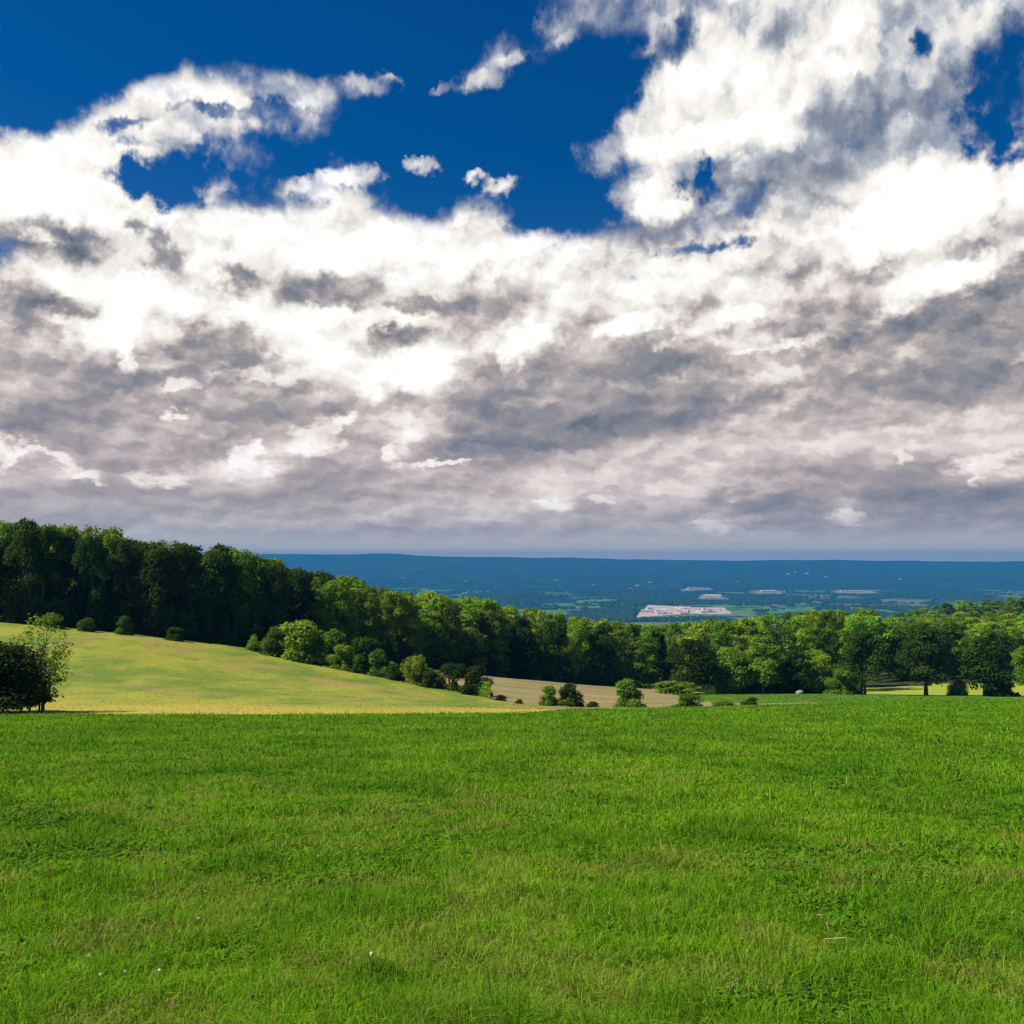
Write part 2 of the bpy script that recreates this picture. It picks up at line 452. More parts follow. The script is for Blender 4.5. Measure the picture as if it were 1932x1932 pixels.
# ------------------------------------------------------------------ land use: which cover grows where
def tab(u, pts):
    return np.interp(u, [p[0] for p in pts], [p[1] for p in pts])
FIELD_END = [(-900, 64), (0, 66), (600, 66), (1000, 67), (1050, 74), (1150, 90), (1300, 105), (1420, 116), (1580, 131), (1700, 152), (1932, 190), (2600, 198)]
HEDGE = [(-900, 164), (0, 165), (300, 168), (480, 171), (640, 168), (740, 160), (900, 150), (1000, 116), (1060, 70)]
WOOD = [(-900, 165), (0, 166), (300, 169), (480, 173), (700, 195), (850, 212), (940, 226), (1070, 231), (1180, 236), (1260, 236), (1350, 202), (1500, 197), (1580, 197), (1932, 201), (2600, 206)]
TAN_END = [(1180, 236), (1235, 216), (1290, 168), (1345, 152), (1420, 141), (1580, 136), (1640, 132)]
def bearing(x, y):
    """bearing expressed as a column of the frame; clipped to the front half circle"""
    yy = np.maximum(y, 1e-3)
    return np.where(y > 0.5, np.clip(CX + F * x / yy, -3000, 5000), np.where(x < 0, -3000, 5000))
LAND = ['field', 'meadow', 'stubble_field', 'pasture', 'forest_floor', 'valley', 'hills']
def land(x, y):
    u = bearing(x, y)
    w = (fbm(x / 5, y / 5, 3) - 0.5) * 2.5
    D = y + w
    z = np.full(len(x), 4)
    wood = tab(u, WOOD)
    z[(D < wood)] = 3
    st = (u > 520) & (u < 1645) & (D < np.minimum(wood, tab(u, TAN_END)))
    z[st] = 2
    z[(D < tab(u, HEDGE)) & (u < 1058)] = 1
    z[(u > 1600) & (D > 204) & (D < 262)] = 3
    z[D < tab(u, FIELD_END)] = 0
    r = np.hypot(x, y)
    z[(r > 760) & (y > 0)] = 5
    z[(r > 760) & (y > 0) & (y + 0.05 * x > 8700)] = 6
    z[y < 0] = 0
    return z

def M(name):
    m = bpy.data.materials.new(name)
    m.use_nodes = True
    return m, NT(m.node_tree)
def finish(N, colour, rough=0.9, bump=None, strength=0.3, dist=0.1, spec=0.2):
    b = N.new('ShaderNodeBsdfPrincipled')
    N.put(b.inputs['Base Color'], colour)
    b.inputs['Roughness'].default_value = rough
    b.inputs['Specular IOR Level'].default_value = spec
    if bump is not None:
        bn = N.new('ShaderNodeBump')
        bn.inputs['Strength'].default_value = strength
        bn.inputs['Distance'].default_value = dist
        N.put(bn.inputs['Height'], bump)
        N.t.links.new(bn.outputs[0], b.inputs['Normal'])
    o = N.new('ShaderNodeOutputMaterial')
    N.t.links.new(b.outputs[0], o.inputs[0])
    return b
def pos(N, sx=1, sy=1, sz=1):
    g = N.new('ShaderNodeNewGeometry').outputs['Position']
    v = N.new('ShaderNodeVectorMath', operation='MULTIPLY')
    v.inputs[1].default_value = (sx, sy, sz)
    N.put(v.inputs[0], g)
    return v.outputs[0]

def land_materials():
    out = {}
    m, N = M('field_soil_grass')
    p = pos(N)
    c = N.mix(N.ss(N.noise(p, 0.5, 5), 0.35, 0.65), (0.045, 0.120, 0.004), (0.090, 0.180, 0.008))
    c = N.mix(N.ss(N.noise(p, 0.9, 4, 0.6), 0.58, 0.78), c, (0.17, 0.16, 0.03))
    finish(N, c, spec=0.0, bump=N.noise(p, 14, 5, 0.7), strength=0.8, dist=0.06)
    out['field'] = m
    m, N = M('mown_hay')
    p = pos(N, 0.9, 0.5, 1.0)
    n = N.noise(p, 0.12, 6, 0.68)
    c = N.mix(N.ss(n, 0.36, 0.62), (0.095, 0.158, 0.011), (0.235, 0.240, 0.024))
    c = N.mix(N.ss(N.noise(p, 0.11, 4, 0.6, dist=0.6), 0.52, 0.68), c, (0.25, 0.185, 0.055))
    c = N.mix(N.ss(N.noise(pos(N, 0.9, 0.5, 1), 0.3, 5, 0.68), 0.50, 0.78), c, (0.10, 0.155, 0.012))
    y = N.sep(pos(N))[1]
    yn = N.m('ADD', y, N.m('MULTIPLY', N.m('SUBTRACT', N.noise(pos(N, 0.5, 0.5, 0.5), 0.1, 3), 0.5), 26.0))
    c = N.mix(N.m('MULTIPLY', N.ss(yn, 96.0, 76.0), 0.72), c, (0.37, 0.30, 0.040))
    finish(N, c, bump=N.noise(pos(N), 3.0, 5, 0.7), strength=0.6, dist=0.12)
    out['meadow'] = m
    m, N = M('dry_stubble')
    p = pos(N, 0.3, 1.0, 1.0)
    c = N.mix(N.ss(N.noise(p, 0.25, 5, 0.6), 0.35, 0.65), (0.17, 0.14, 0.055), (0.245, 0.195, 0.085))
    c = N.mix(N.ss(N.noise(p, 0.12, 4), 0.55, 0.72), c, (0.13, 0.16, 0.03))
    finish(N, c, bump=N.noise(pos(N), 3.0, 5, 0.7), strength=0.6, dist=0.12)
    out['stubble_field'] = m
    m, N = M('pasture_grass')
    p = pos(N)
    c = N.mix(N.ss(N.noise(p, 0.15, 5), 0.35, 0.65), (0.038, 0.105, 0.006), (0.075, 0.15, 0.009))
    c = N.mix(N.ss(N.sep(p)[1], 200.0, 210.0), c, (0.22, 0.27, 0.022))  # sunlit look of the far grass put into its colour
    finish(N, c, bump=N.noise(p, 3.0, 5, 0.7), strength=0.6, dist=0.12)
    out['pasture'] = m
    m, N = M('leaf_litter')
    p = pos(N)
    c = N.mix(N.noise(p, 0.6, 5), (0.012, 0.022, 0.006), (0.035, 0.045, 0.012))
    finish(N, c, bump=N.noise(p, 2.0, 5, 0.7), strength=0.6, dist=0.3)
    out['forest_floor'] = m
    m, N = M('valley_land')
    p = pos(N, 1, 1, 0)
    vo = N.new('ShaderNodeTexVoronoi', feature='F1')
    N.put(vo.inputs['Vector'], pos(N, 1 / 520, 1 / 760, 0)); vo.inputs['Scale'].default_value = 1.0
    sc = N.new('ShaderNodeSeparateColor'); N.put(sc.inputs[0], vo.outputs['Color'])
    c = N.mix(N.ss(sc.outputs[0], 0.30, 0.40), (0.014, 0.040, 0.012), (0.085, 0.180, 0.050))
    c = N.mix(N.ss(sc.outputs[1], 0.86, 0.90), c, (0.13, 0.15, 0.07))
    c = N.mix(N.ss(N.noise(p, 0.004, 4, 0.6), 0.50, 0.62), c, (0.014, 0.034, 0.013))
    finish(N, c, bump=N.noise(p, 0.03, 4, 0.7), strength=1.0, dist=14.0, spec=0.0)
    out['valley'] = m
    m, N = M('wooded_hills')
    p = pos(N, 1, 1, 0)
    c = N.mix(N.ss(N.noise(p, 0.0022, 5, 0.6), 0.5, 0.66), (0.016, 0.036, 0.015), (0.030, 0.058, 0.024))
    finish(N, c, bump=N.noise(p, 0.02, 4, 0.7), strength=1.0, dist=16.0, spec=0.0)
    out['hills'] = m
    return out
LM = land_materials()

def build_land():
    th = np.r_[np.arange(-180, -52, 4.0), np.arange(-52, 52, 0.3), np.arange(52, 180, 4.0)]
    th = np.radians(th)
    rr = [0.0, 0.4]
    while rr[-1] < 14900:
        r = rr[-1]
        k = 1.05 if r < 45 else 1.009 if r < 280 else 1.03 if r < 3000 else 1.014 if r < 16000 else 1.06
        rr.append(min(r * k, 15000.0))
    rr = np.array(rr[1:])
    nt, nr = len(th), len(rr)
    X = (rr[:, None] * np.sin(th)[None]).ravel()
    Y = (rr[:, None] * np.cos(th)[None]).ravel()
    Z = height(X, Y)
    i = np.arange(nr - 1)[:, None]; j = np.arange(nt)[None]
    j2 = (j + 1) % nt
    q = np.stack([i * nt + j, i * nt + j2, (i + 1) * nt + j2, (i + 1) * nt + j], -1).reshape(-1, 4)[:, ::-1]
    cx, cy = X[q].mean(1), Y[q].mean(1)
    zn = land(cx, cy)
    V = np.c_[X, Y, Z]
    V0 = np.vstack([V, [[0, 0, hz(0, 0)]]])
    cap = np.stack([np.full(nt, len(V)), (np.arange(nt) + 1) % nt, np.arange(nt)], -1)
    for k, name in enumerate(LAND):
        f = q[zn == k]
        if not len(f):
            continue
        fs = [f]
        if k == 0:
            fs.append(cap)
        used = np.unique(np.concatenate([a.ravel() for a in fs]))
        mp = np.full(len(V0), -1); mp[used] = np.arange(len(used))
        me = mesh_np(name, V0[used], [mp[a] for a in fs], smooth=True)
        o = link(name, me, LM[name])
        o['kind'] = 'structure'
    return Z.min(), Z.max()
ZMIN, ZMAX = build_land()

# ------------------------------------------------------------------ haze
def build_haze():
    S, b, t = 15400.0, ZMIN - 1.0, max(ZMAX + 2.0, 22.0)
    v = [(x, y, z) for z in (b, t) for y in (-S, S) for x in (-S, S)]
    f = [(0, 2, 3, 1), (4, 5, 7, 6), (0, 1, 5, 4), (2, 6, 7, 3), (0, 4, 6, 2), (1, 3, 7, 5)]
    me = bpy.data.meshes.new('haze')
    me.from_pydata(v, [], f)
    m, N = M('haze_air')
    pv = N.new('ShaderNodeVolumePrincipled')
    pv.inputs['Color'].default_value = (0.036, 0.255, 0.60, 1)
    pv.inputs['Density'].default_value = 1.0e-4
    pv.inputs['Anisotropy'].default_value = 0.0
    o = N.new('ShaderNodeOutputMaterial')
    N.t.links.new(pv.outputs[0], o.inputs['Volume'])
    ob = link('haze', me, m)
    ob['kind'] = 'stuff'
build_haze()

# ------------------------------------------------------------------ foliage
def leaf_material(name, dark, light, hue=0.035, trans=0.42):
    m, N = M(name)
    at_ = N.new('ShaderNodeAttribute', attribute_name='tint')
    oi = N.new('ShaderNodeObjectInfo')
    c = N.mix(at_.outputs['Fac'], dark, light)
    hs = N.new('ShaderNodeHueSaturation')
    N.put(hs.inputs['Hue'], N.m('MULTIPLY_ADD', oi.outputs['Random'], hue * 1.3, 0.5 - hue * 0.45))
    N.put(hs.inputs['Value'], N.m('MULTIPLY_ADD', N.m('FRACT', N.m('MULTIPLY', oi.outputs['Random'], 7.31)), 0.7, 0.65))
    N.put(hs.inputs['Color'], c)
    d = N.new('ShaderNodeBsdfPrincipled')
    d.inputs['Roughness'].default_value = 0.6
    d.inputs['Specular IOR Level'].default_value = 0.06
    N.put(d.inputs['Base Color'], hs.outputs[0])
    tr = N.new('ShaderNodeBsdfTranslucent')
    N.put(tr.inputs['Color'], hs.outputs[0])
    mx = N.new('ShaderNodeMixShader'); mx.inputs[0].default_value = trans
    N.t.links.new(d.outputs[0], mx.inputs[1]); N.t.links.new(tr.outputs[0], mx.inputs[2])
    o = N.new('ShaderNodeOutputMaterial')
    N.t.links.new(mx.outputs[0], o.inputs[0])
    return m
LEAF = {
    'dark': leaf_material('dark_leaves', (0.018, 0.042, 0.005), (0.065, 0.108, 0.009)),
    'mid': leaf_material('green_leaves', (0.056, 0.122, 0.008), (0.185, 0.270, 0.019)),
    'light': leaf_material('yellow_green_leaves', (0.100, 0.195, 0.011), (0.285, 0.375, 0.026)),
    'needle': leaf_material('needles', (0.010, 0.028, 0.010), (0.030, 0.060, 0.015)),
}
def bark_material():
    m, N = M('bark')
    p = pos(N, 1, 1, 0.2)
    c = N.mix(N.noise(p, 6, 5), (0.05, 0.042, 0.032), (0.16, 0.14, 0.11))
    finish(N, c, bump=N.noise(p, 12, 4), strength=0.6, dist=0.05)
    return m
BARK = bark_material()

def leaf_cards(rs, P, Nrm, size, tint):
    """one folded lozenge of leaves per point"""
    n = len(P)
    Nrm = Nrm / (np.linalg.norm(Nrm, axis=1, keepdims=True) + 1e-9)
    A = np.cross(Nrm, rs.normal(size=(n, 3)))
    A /= np.linalg.norm(A, axis=1, keepdims=True) + 1e-9
    B = np.cross(Nrm, A)
    s = size * rs.uniform(0.6, 1.35, (n, 1))
    w = s * rs.uniform(0.45, 0.8, (n, 1))
    k = Nrm * s * rs.uniform(-0.25, 0.1, (n, 1))
    V = np.stack([P - A * s * 0.5 + k, P - B * w * 0.5, P + A * s * 0.5 + k, P + B * w * 0.5], 1).reshape(-1, 3)
    q = np.arange(n * 4).reshape(n, 4)
    return V, q, np.repeat(tint, 4)

def crown_mesh(name, seed, w, h, z0, n=4200, leaf=0.5, clumps=34, profile='oval', up=0.35, ragged=1.0, clump_r=0.2, under=False, skirt=0, shoots=0, shoot_leaf=0, zmin=0.05):
    rs = np.random.RandomState(seed)
    C, RR = [], []
    off = rs.normal(size=2) * 0.06 * w
    for k in range(clumps):
        t = (k + rs.rand()) / clumps
        if profile == 'oval':
            pr = (0.62 + 0.38 * math.sin(math.pi * min(1, t * 1.25 + 0.02))) if t < 0.5 else math.sqrt(max(0.03, 1 - ((t - 0.5) / 0.5) ** 2.4))
        elif profile == 'dome':
            pr = math.sqrt(max(0.02, 1 - t ** 2.2)) * (0.86 + 0.14 * min(1, t * 5))
        elif profile == 'cone':
            pr = max(0.05, 1 - t) ** 0.9
        else:
            pr = 0.55 + 0.45 * math.sin(math.pi * t)
        a = rs.rand() * 2 * math.pi
        rad = pr * w / 2 * (rs.rand() ** 0.4) * 0.78
        cr = w * clump_r * rs.uniform(0.65, 1.35) * (0.55 + 0.45 * pr)
        z = z0 + t * (h - z0)
        z = min(z, h - cr * 0.72)
        C.append((math.cos(a) * rad + off[0] * t, math.sin(a) * rad + off[1] * t, max(z, z0 + cr * 0.5)))
        RR.append(cr)
    for k in range(skirt):
        a = (k + rs.rand()) / skirt * 2 * math.pi
        cr = w * clump_r * rs.uniform(0.6, 1.0)
        rad = w * 0.5 - cr * rs.uniform(0.7, 1.3)
        C.append((math.cos(a) * rad, math.sin(a) * rad, cr * rs.uniform(0.2, 0.5)))
        RR.append(cr)
    C, RR = np.array(C), np.array(RR)
    clumps = len(C)
    pick = rs.choice(clumps, n, p=RR ** 2 / (RR ** 2).sum())
    d = rs.normal(size=(n, 3)); d /= np.linalg.norm(d, axis=1, keepdims=True)
    if not under:
        d[:, 2] = np.where(d[:, 2] < -0.35, -d[:, 2] * 0.6, d[:, 2])
    lump = 0.72 + 0.5 * rs.rand(n) ** 1.6 * ragged
    r = RR[pick] * lump
    P = C[pick] + d * r[:, None] * np.array([1, 1, 0.82])
    P[:, 2] = np.where(P[:, 2] < zmin, zmin + rs.rand(n) * 0.25 * (zmin > 0.1), P[:, 2])
    Nrm = d + rs.normal(size=(n, 3)) * 0.55 + np.array([0, 0, up])
    tint = np.clip(rs.rand(clumps)[pick] * 0.55 + rs.rand(n) * 0.45, 0, 1)
    if shoots:
        m = shoot_leaf
        for k in range(shoots):
            a, rad = rs.rand() * 2 * math.pi, w * 0.5 * rs.rand() ** 0.5
            q0 = np.array([math.cos(a) * rad * 0.4, math.sin(a) * rad * 0.4, h * 0.25])
            q1 = np.array([math.cos(a) * rad, math.sin(a) * rad, h * rs.uniform(0.5, 1.06) * (1 - 0.25 * (rad / (w * 0.5)) ** 2)])
            f = rs.rand(m, 1) ** 0.7
            P = np.vstack([P, q0 + (q1 - q0) * f + rs.normal(size=(m, 3)) * w * 0.022])
            Nrm = np.vstack([Nrm, rs.normal(size=(m, 3)) + np.array([0, 0, 0.4])])
            tint = np.r_[tint, np.clip(0.5 + rs.normal(size=m) * 0.25, 0, 1)]
    V, q, t = leaf_cards(rs, P, Nrm, leaf, tint)
    return mesh_np(name, V, [q], {'tint': t}), (C, RR)

def tube(V, Fc, p0, p1, r0, r1, sides=6):
    p0, p1 = np.array(p0, float), np.array(p1, float)
    d = p1 - p0
    L = np.linalg.norm(d); d /= L + 1e-9
    a = np.cross(d, (0.3, 0.9, 0.2)); a /= np.linalg.norm(a) + 1e-9
    b = np.cross(d, a)
    n0 = len(V)
    for p, r in ((p0, r0), (p1, r1)):
        for k in range(sides):
            t = 2 * math.pi * k / sides
            V.append(tuple(p + (a * math.cos(t) + b * math.sin(t)) * r))
    for k in range(sides):
        k2 = (k + 1) % sides
        Fc.append((n0 + k, n0 + k2, n0 + sides + k2, n0 + sides + k))
    Fc.append(tuple(n0 + k for k in range(sides))[::-1])
    Fc.append(tuple(n0 + sides + k for k in range(sides)))

def trunk_mesh(name, seed, h, r, C, stems=1, spread=0.0, limbs=9):
    rs = random.Random(seed)
    V, Fc = [], []
    for s in range(stems):
        a = rs.random() * 6.28
        bx, by = (math.cos(a) * spread * rs.random(), math.sin(a) * spread * rs.random()) if stems > 1 else (0, 0)
        p = (bx, by, -0.6)
        segs = 5
        pts = [p]
        for k in range(1, segs + 1):
            t = k / segs
            pts.append((bx * (1 + t) + rs.uniform(-1, 1) * 0.03 * h * t, by * (1 + t) + rs.uniform(-1, 1) * 0.03 * h * t, h * 0.86 * t))
        for k in range(segs):
            f0, f1 = 1 - 0.82 * k / segs, 1 - 0.82 * (k + 1) / segs
            tube(V, Fc, pts[k], pts[k + 1], r * f0 * (1.25 if k == 0 else 1), r * f1)
        for _ in range(max(1, limbs // stems)):
            c = C[rs.randrange(len(C))]
            zt = max(0.12 * h, min(c[2] - 0.12 * h, 0.75 * h))
            k = min(segs - 1, int(zt / (h * 0.86) * segs))
            q = pts[k + 1] if zt > pts[k][2] else pts[k]
            m = ((q[0] + c[0]) / 2, (q[1] + c[1]) / 2, (q[2] * 0.6 + c[2] * 0.4))
            tube(V, Fc, q, m, r * 0.34, r * 0.2, 5)
            tube(V, Fc, m, tuple(c), r * 0.2, r * 0.06, 5)
    me = bpy.data.meshes.new(name)
    me.from_pydata(V, [], Fc)
    me.update()
    return me

PROTO = {}
def proto(key, w, h, z0, seed, trunk_r, stems=1, spread=0.0, limbs=9, trunk_part='trunk', **kw):
    cm, (C, RR) = crown_mesh(key + '_crown', seed, w, h, z0, **kw)
    tm = trunk_mesh(key + '_trunk', seed + 1, h, trunk_r, C, stems, spread, limbs)
    tm.materials.append(BARK)
    PROTO[key] = dict(w=w, h=h, crown=cm, trunk=tm, trunk_part=trunk_part, mats={})

for i in range(6):
    proto('wood%d' % i, 8.0, 16.0, 1.0 + 0.8 * (i % 3), 20 + i, 0.26, profile='oval', n=5200, leaf=0.52, clumps=40, clump_r=0.17)
for i in range(3):
    proto('edge%d' % i, 9.0, 15.0, 0.4, 40 + i, 0.26, profile='oval', n=8000, leaf=0.52, clumps=54, clump_r=0.17, under=True)
for i in range(3):
    proto('broad%d' % i, 11.0, 12.0, 1.3 + 0.4 * i, 60 + i, 0.34, profile='dome', n=7500, leaf=0.46, clumps=52, clump_r=0.15)
proto('wood6', 5.6, 17.0, 1.0, 31, 0.22, profile='oval', n=4600, leaf=0.48, clumps=46, clump_r=0.2)
proto('wood7', 10.5, 16.0, 1.2, 33, 0.3, profile='oval', n=7500, leaf=0.55, clumps=30, clump_r=0.19)
proto('wood8', 9.0, 16.0, 1.2, 35, 0.28, profile='loose', n=5200, leaf=0.5, clumps=60, clump_r=0.12, ragged=1.6)
proto('narrow', 5.0, 14.0, 0.3, 71, 0.2, profile='oval', n=4200, leaf=0.45, clumps=44, clump_r=0.2)
proto('conifer', 5.5, 15.0, 0.8, 73, 0.22, profile='cone', n=5200, leaf=0.45, clumps=70, clump_r=0.13, up=0.0)
for i in range(3):
    proto('bush%d' % i, 4.0, 3.6, 0.1, 80 + i, 0.09, stems=4, spread=0.3, limbs=10, trunk_part='stem', profile='dome', n=6500, leaf=0.25, clumps=30, clump_r=0.17, under=True, skirt=14)
proto('spiky', 4.0, 4.0, 0.1, 85, 0.05, stems=6, spread=0.5, limbs=12, trunk_part='stem', profile='dome', n=2600, leaf=0.24, clumps=24, clump_r=0.13, up=0.6, under=True, skirt=10, shoots=60, shoot_leaf=45)
proto('mushroom', 4.4, 3.9, 1.5, 87, 0.12, stems=4, spread=0.7, limbs=12, trunk_part='stem', profile='dome', n=4200, leaf=0.24, clumps=30, clump_r=0.2)
proto('thicket', 7.2, 5.2, 0.3, 90, 0.07, stems=9, spread=2.4, limbs=18, trunk_part='stem', profile='dome', n=32000, leaf=0.24, clumps=80, clump_r=0.14, under=True, zmin=0.8, ragged=1.5)
proto('sapling', 3.6, 6.0, 0.4, 92, 0.05, stems=3, spread=0.5, limbs=26, trunk_part='stem', profile='loose', n=1200, leaf=0.15, clumps=26, clump_r=0.11, ragged=2.2, shoots=46, shoot_leaf=36)

def plant(key, name, leaf, loc, h, w, rot, label, cat, group=None):
    p = PROTO[key]
    e = bpy.data.objects.new(name, None)
    e.empty_display_size = 0.5
    col.objects.link(e)
    e.location = loc
    sx = w / p['w']
    e.scale = (sx, sx, h / p['h'])
    e.rotation_euler = (0, 0, rot)
    tag(e, label, cat, group)
    if leaf not in p['mats']:
        me = p['crown'] if not p['mats'] else p['crown'].copy()
        me.materials.clear(); me.materials.append(LEAF[leaf])
        p['mats'][leaf] = me
    link('crown', p['mats'][leaf], None, e)
    link(p['trunk_part'], p['trunk'], None, e)
    return e

def plant_at(key, name, leaf, u, vtop, D, wpx, label, cat, group=None, h=None):
    """stand a plant on the ground on the bearing of column u at distance D; its height reaches row vtop"""
    x = at(u, VH, D).x
    g = hz(x, D)
    top = at(u, vtop, D).z
    hh = h if h else max(0.4, top - g)
    return plant(key, name, leaf, (x, D, g - 0.08), hh + 0.08, wpx / F * D, random.uniform(0, 6.28), label, cat, group)

WOOD_KINDS = ['wood0', 'wood1', 'wood2', 'wood3', 'wood4', 'wood5', 'wood6', 'wood6', 'wood7', 'wood7', 'wood8', 'wood8']
ORD = ['first', 'second', 'third', 'fourth', 'fifth', 'sixth', 'seventh', 'eighth', 'ninth', 'tenth', 'eleventh', 'twelfth', 'thirteenth', 'fourteenth',
       'fifteenth', 'sixteenth', 'seventeenth', 'eighteenth', 'nineteenth', 'twentieth', 'twenty-first', 'twenty-second', 'twenty-third', 'twenty-fourth',
       'twenty-fifth', 'twenty-sixth', 'twenty-seventh', 'twenty-eighth', 'twenty-ninth', 'thirtieth']
SKYLINE = [(-300, 960), (0, 975), (50, 978), (110, 990), (170, 1006), (215, 1003), (290, 1014), (340, 1026), (400, 1024), (450, 1038), (500, 1046), (545, 1066), (600, 1082),
           (640, 1086), (690, 1098), (740, 1116), (800, 1121), (850, 1122), (905, 1136), (960, 1142), (1010, 1146), (1070, 1156), (1130, 1166), (1180, 1173), (1230, 1174),
           (1300, 1172), (1370, 1168), (1450, 1158), (1500, 1154), (1560, 1150), (1640, 1150), (1700, 1160), (1800, 1160), (1932, 1160), (2300, 1150)]

# the wood above the hay meadow and on to the middle of the view
def build_left_wood():
    rs = random.Random(3)
    u, k = -70.0, 0
    while u < 925:
        D = float(tab(u, WOOD)) + rs.uniform(1.5, 5)
        wp = rs.uniform(62, 84)
        top = float(tab(u, SKYLINE)) + rs.uniform(2, 16) + (rs.uniform(20, 50) if rs.random() < 0.3 else 0)
        leaf = 'dark' if u < 600 else rs.choice(['dark', 'mid', 'mid']) if u < 720 else rs.choice(['mid', 'light'])  # dark leaves carry part of the front's shade in their colour
        if u > 240 and rs.random() < 0.12:
            leaf = 'mid'
        tone = {'dark': 'dark green', 'mid': 'mid green', 'light': 'pale green'}[leaf]
        lab = '%s leafy tree, %s from the left along the front edge of the meadow wood' % (tone, ORD[k]) if u > -30 else 'tree of the meadow wood standing just beyond the left edge of the view'
        plant_at(rs.choice(['edge0', 'edge1', 'edge2', 'wood7', 'wood8']), 'woodland_tree', leaf, u, top, D, wp, lab, 'tree', 'trees along the front of the meadow wood')
        k += 1 if u > -30 else 0
        u += rs.uniform(34, 48)
    for row, (dd, n0) in enumerate(((9, 0), (19, 0), (31, 0))):
        u = -90.0 + rs.uniform(0, 20)
        while u < 960:
            D = float(tab(u, WOOD)) + dd + rs.uniform(-3, 3)
            top = float(tab(u, SKYLINE)) + rs.uniform(-7, 16)
            if row == 0 and rs.random() < 0.3:
                top += 10
            leaf = rs.choice(['dark', 'dark', 'mid', 'light'] if u < 600 else ['mid', 'light', 'light'])  # lighter leaves paint the lit look of the back treetops
            lab = 'tree in the meadow wood behind its front row with only its treetop showing'
            plant_at(rs.choice(WOOD_KINDS), 'woodland_tree', leaf, u, top, D, rs.uniform(64, 90), lab, 'tree', 'trees deep in the meadow wood')
            u += rs.uniform(42, 58)
build_left_wood()
def build_wood_beyond():
    rs = random.Random(17)
    for dd in (3, 12, 23):
        u = -460.0
        while u < -80:
            plant_at(rs.choice(['edge0', 'edge1', 'wood3', 'wood7']), 'woodland_tree', rs.choice(['dark', 'dark', 'mid']), u, 968 + rs.uniform(-8, 22) + 0.1 * (-u - 80), float(tab(u, WOOD)) + dd, rs.uniform(64, 86),
                     'tree of the meadow wood standing just beyond the left edge of the view', 'tree', 'trees along the front of the meadow wood')
            u += rs.uniform(44, 62)
build_wood_beyond()

# front trees of the middle and right wood: key, leaf, column, top row, distance, width, label
FRONT = [
    ('narrow', 'light', 940, 1172, 227, 46, 'narrow pale green tree at the left end of the brown stubble field'),
    ('edge0', 'dark', 985, 1166, 230, 66, 'tall dark tree right of the narrow pale tree behind the stubble field'),
    ('edge1', 'dark', 1040, 1172, 233, 70, 'broad near black tree behind the middle of the stubble field'),
    ('edge2', 'light', 1088, 1172, 236, 60, 'green topped dark tree behind the two stubble field bushes'),
    ('edge0', 'dark', 1132, 1180, 238, 60, 'dark tree left of the gap above the round meadow bush'),
    ('wood2', 'light', 1172, 1188, 240, 54, 'grey green tree directly above the round bush on the stubble'),
    ('narrow', 'light', 1218, 1200, 238, 50, 'yellow green narrow tree left of the big round dark tree'),
    ('conifer', 'needle', 1252, 1196, 240, 52, 'dark conifer squeezed beside the big round dark tree'),
    ('broad0', 'dark', 1300, 1205, 205, 118, 'big round dark tree at the left end of the pasture edge'),
    ('edge1', 'light', 1375, 1222, 206, 74, 'smaller green tree between the big round tree and the bright one'),
    ('broad1', 'light', 1436, 1200, 204, 92, 'bright green round tree in the middle of the pasture edge'),
    ('edge2', 'dark', 1494, 1226, 205, 70, 'shadowy tree above the pale boulder at the pasture edge'),
    ('edge0', 'light', 1540, 1228, 206, 62, 'leafy tree just right of the pale boulder'),
    ('bush1', 'mid', 1580, 1262, 200, 58, 'low green leafy tree between the boulder and the dark trio'),
    ('broad2', 'dark', 1627, 1188, 202, 108, 'left tree of the dark trio standing by the sunlit gap'),
    ('broad2', 'dark', 1742, 1184, 203, 122, 'middle tree of the dark trio with sunlit grass behind its trunk'),
    ('broad0', 'dark', 1852, 1200, 202, 116, 'right tree of the dark trio, low skirted and wide'),
    ('broad1', 'mid', 1950, 1196, 212, 90, 'green tree at the right edge beside the bright grass patch'),
    ('wood1', 'dark', 2050, 1190, 206, 90, 'dark tree beyond the bright grass patch, just outside the right frame edge'),
]
for key, leaf, u, top, D, wp, lab in FRONT:
    plant_at(key, 'conifer_tree' if key == 'conifer' else 'broadleaf_tree', leaf, u, top, D, wp, lab, 'tree')

def build_right_wood():
    rs = random.Random(9)
    rows = [(14, 2, 12), (26, 0, 8), (40, -1, 7)]
    for dd, lo, hi in rows:
        u = 945.0 + rs.uniform(0, 20)
        while u < 2060:
            D = float(tab(u, [(900, 232), (1260, 242), (1350, 224), (1600, 226), (1620, 262), (2100, 266)])) + dd + rs.uniform(-3, 3)
            v = float(tab(u, SKYLINE)) + (rs.uniform(lo, hi) if u < 1640 else rs.uniform(8, 30))
            leaf = rs.choice(['mid', 'light', 'light', 'mid', 'light'])
            plant_at(rs.choice(WOOD_KINDS), 'woodland_tree', leaf, u, v, D, rs.uniform(50, 74),
                     'tree in the lower wood beyond the pasture, only its treetop showing between others', 'tree', 'trees of the lower wood beyond the pasture')
            u += rs.uniform(40, 54)
    # the wooded slope that climbs at the right
    for D0 in (325, 360, 400, 445, 495, 550, 610, 680):
        u = tab(D0, [(325, 1330), (400, 1400), (500, 1500), (680, 1640)]) + rs.uniform(0, 20)
        step = 8.2 / D0 * F
        while u < 1990:
            D = D0 + rs.uniform(-9, 9)
            leaf = rs.choice(['mid', 'light', 'light', 'mid', 'light'])
            plant_at(rs.choice(WOOD_KINDS), 'hillside_tree', leaf, u, 0, D, rs.uniform(8.5, 11) / D * F,
                     'small treetop on the wooded slope rising at the right behind the lower wood', 'tree', 'trees on the wooded slope at the right', h=rs.uniform(11, 15))
            u += step * rs.uniform(0.85, 1.15)
build_right_wood()
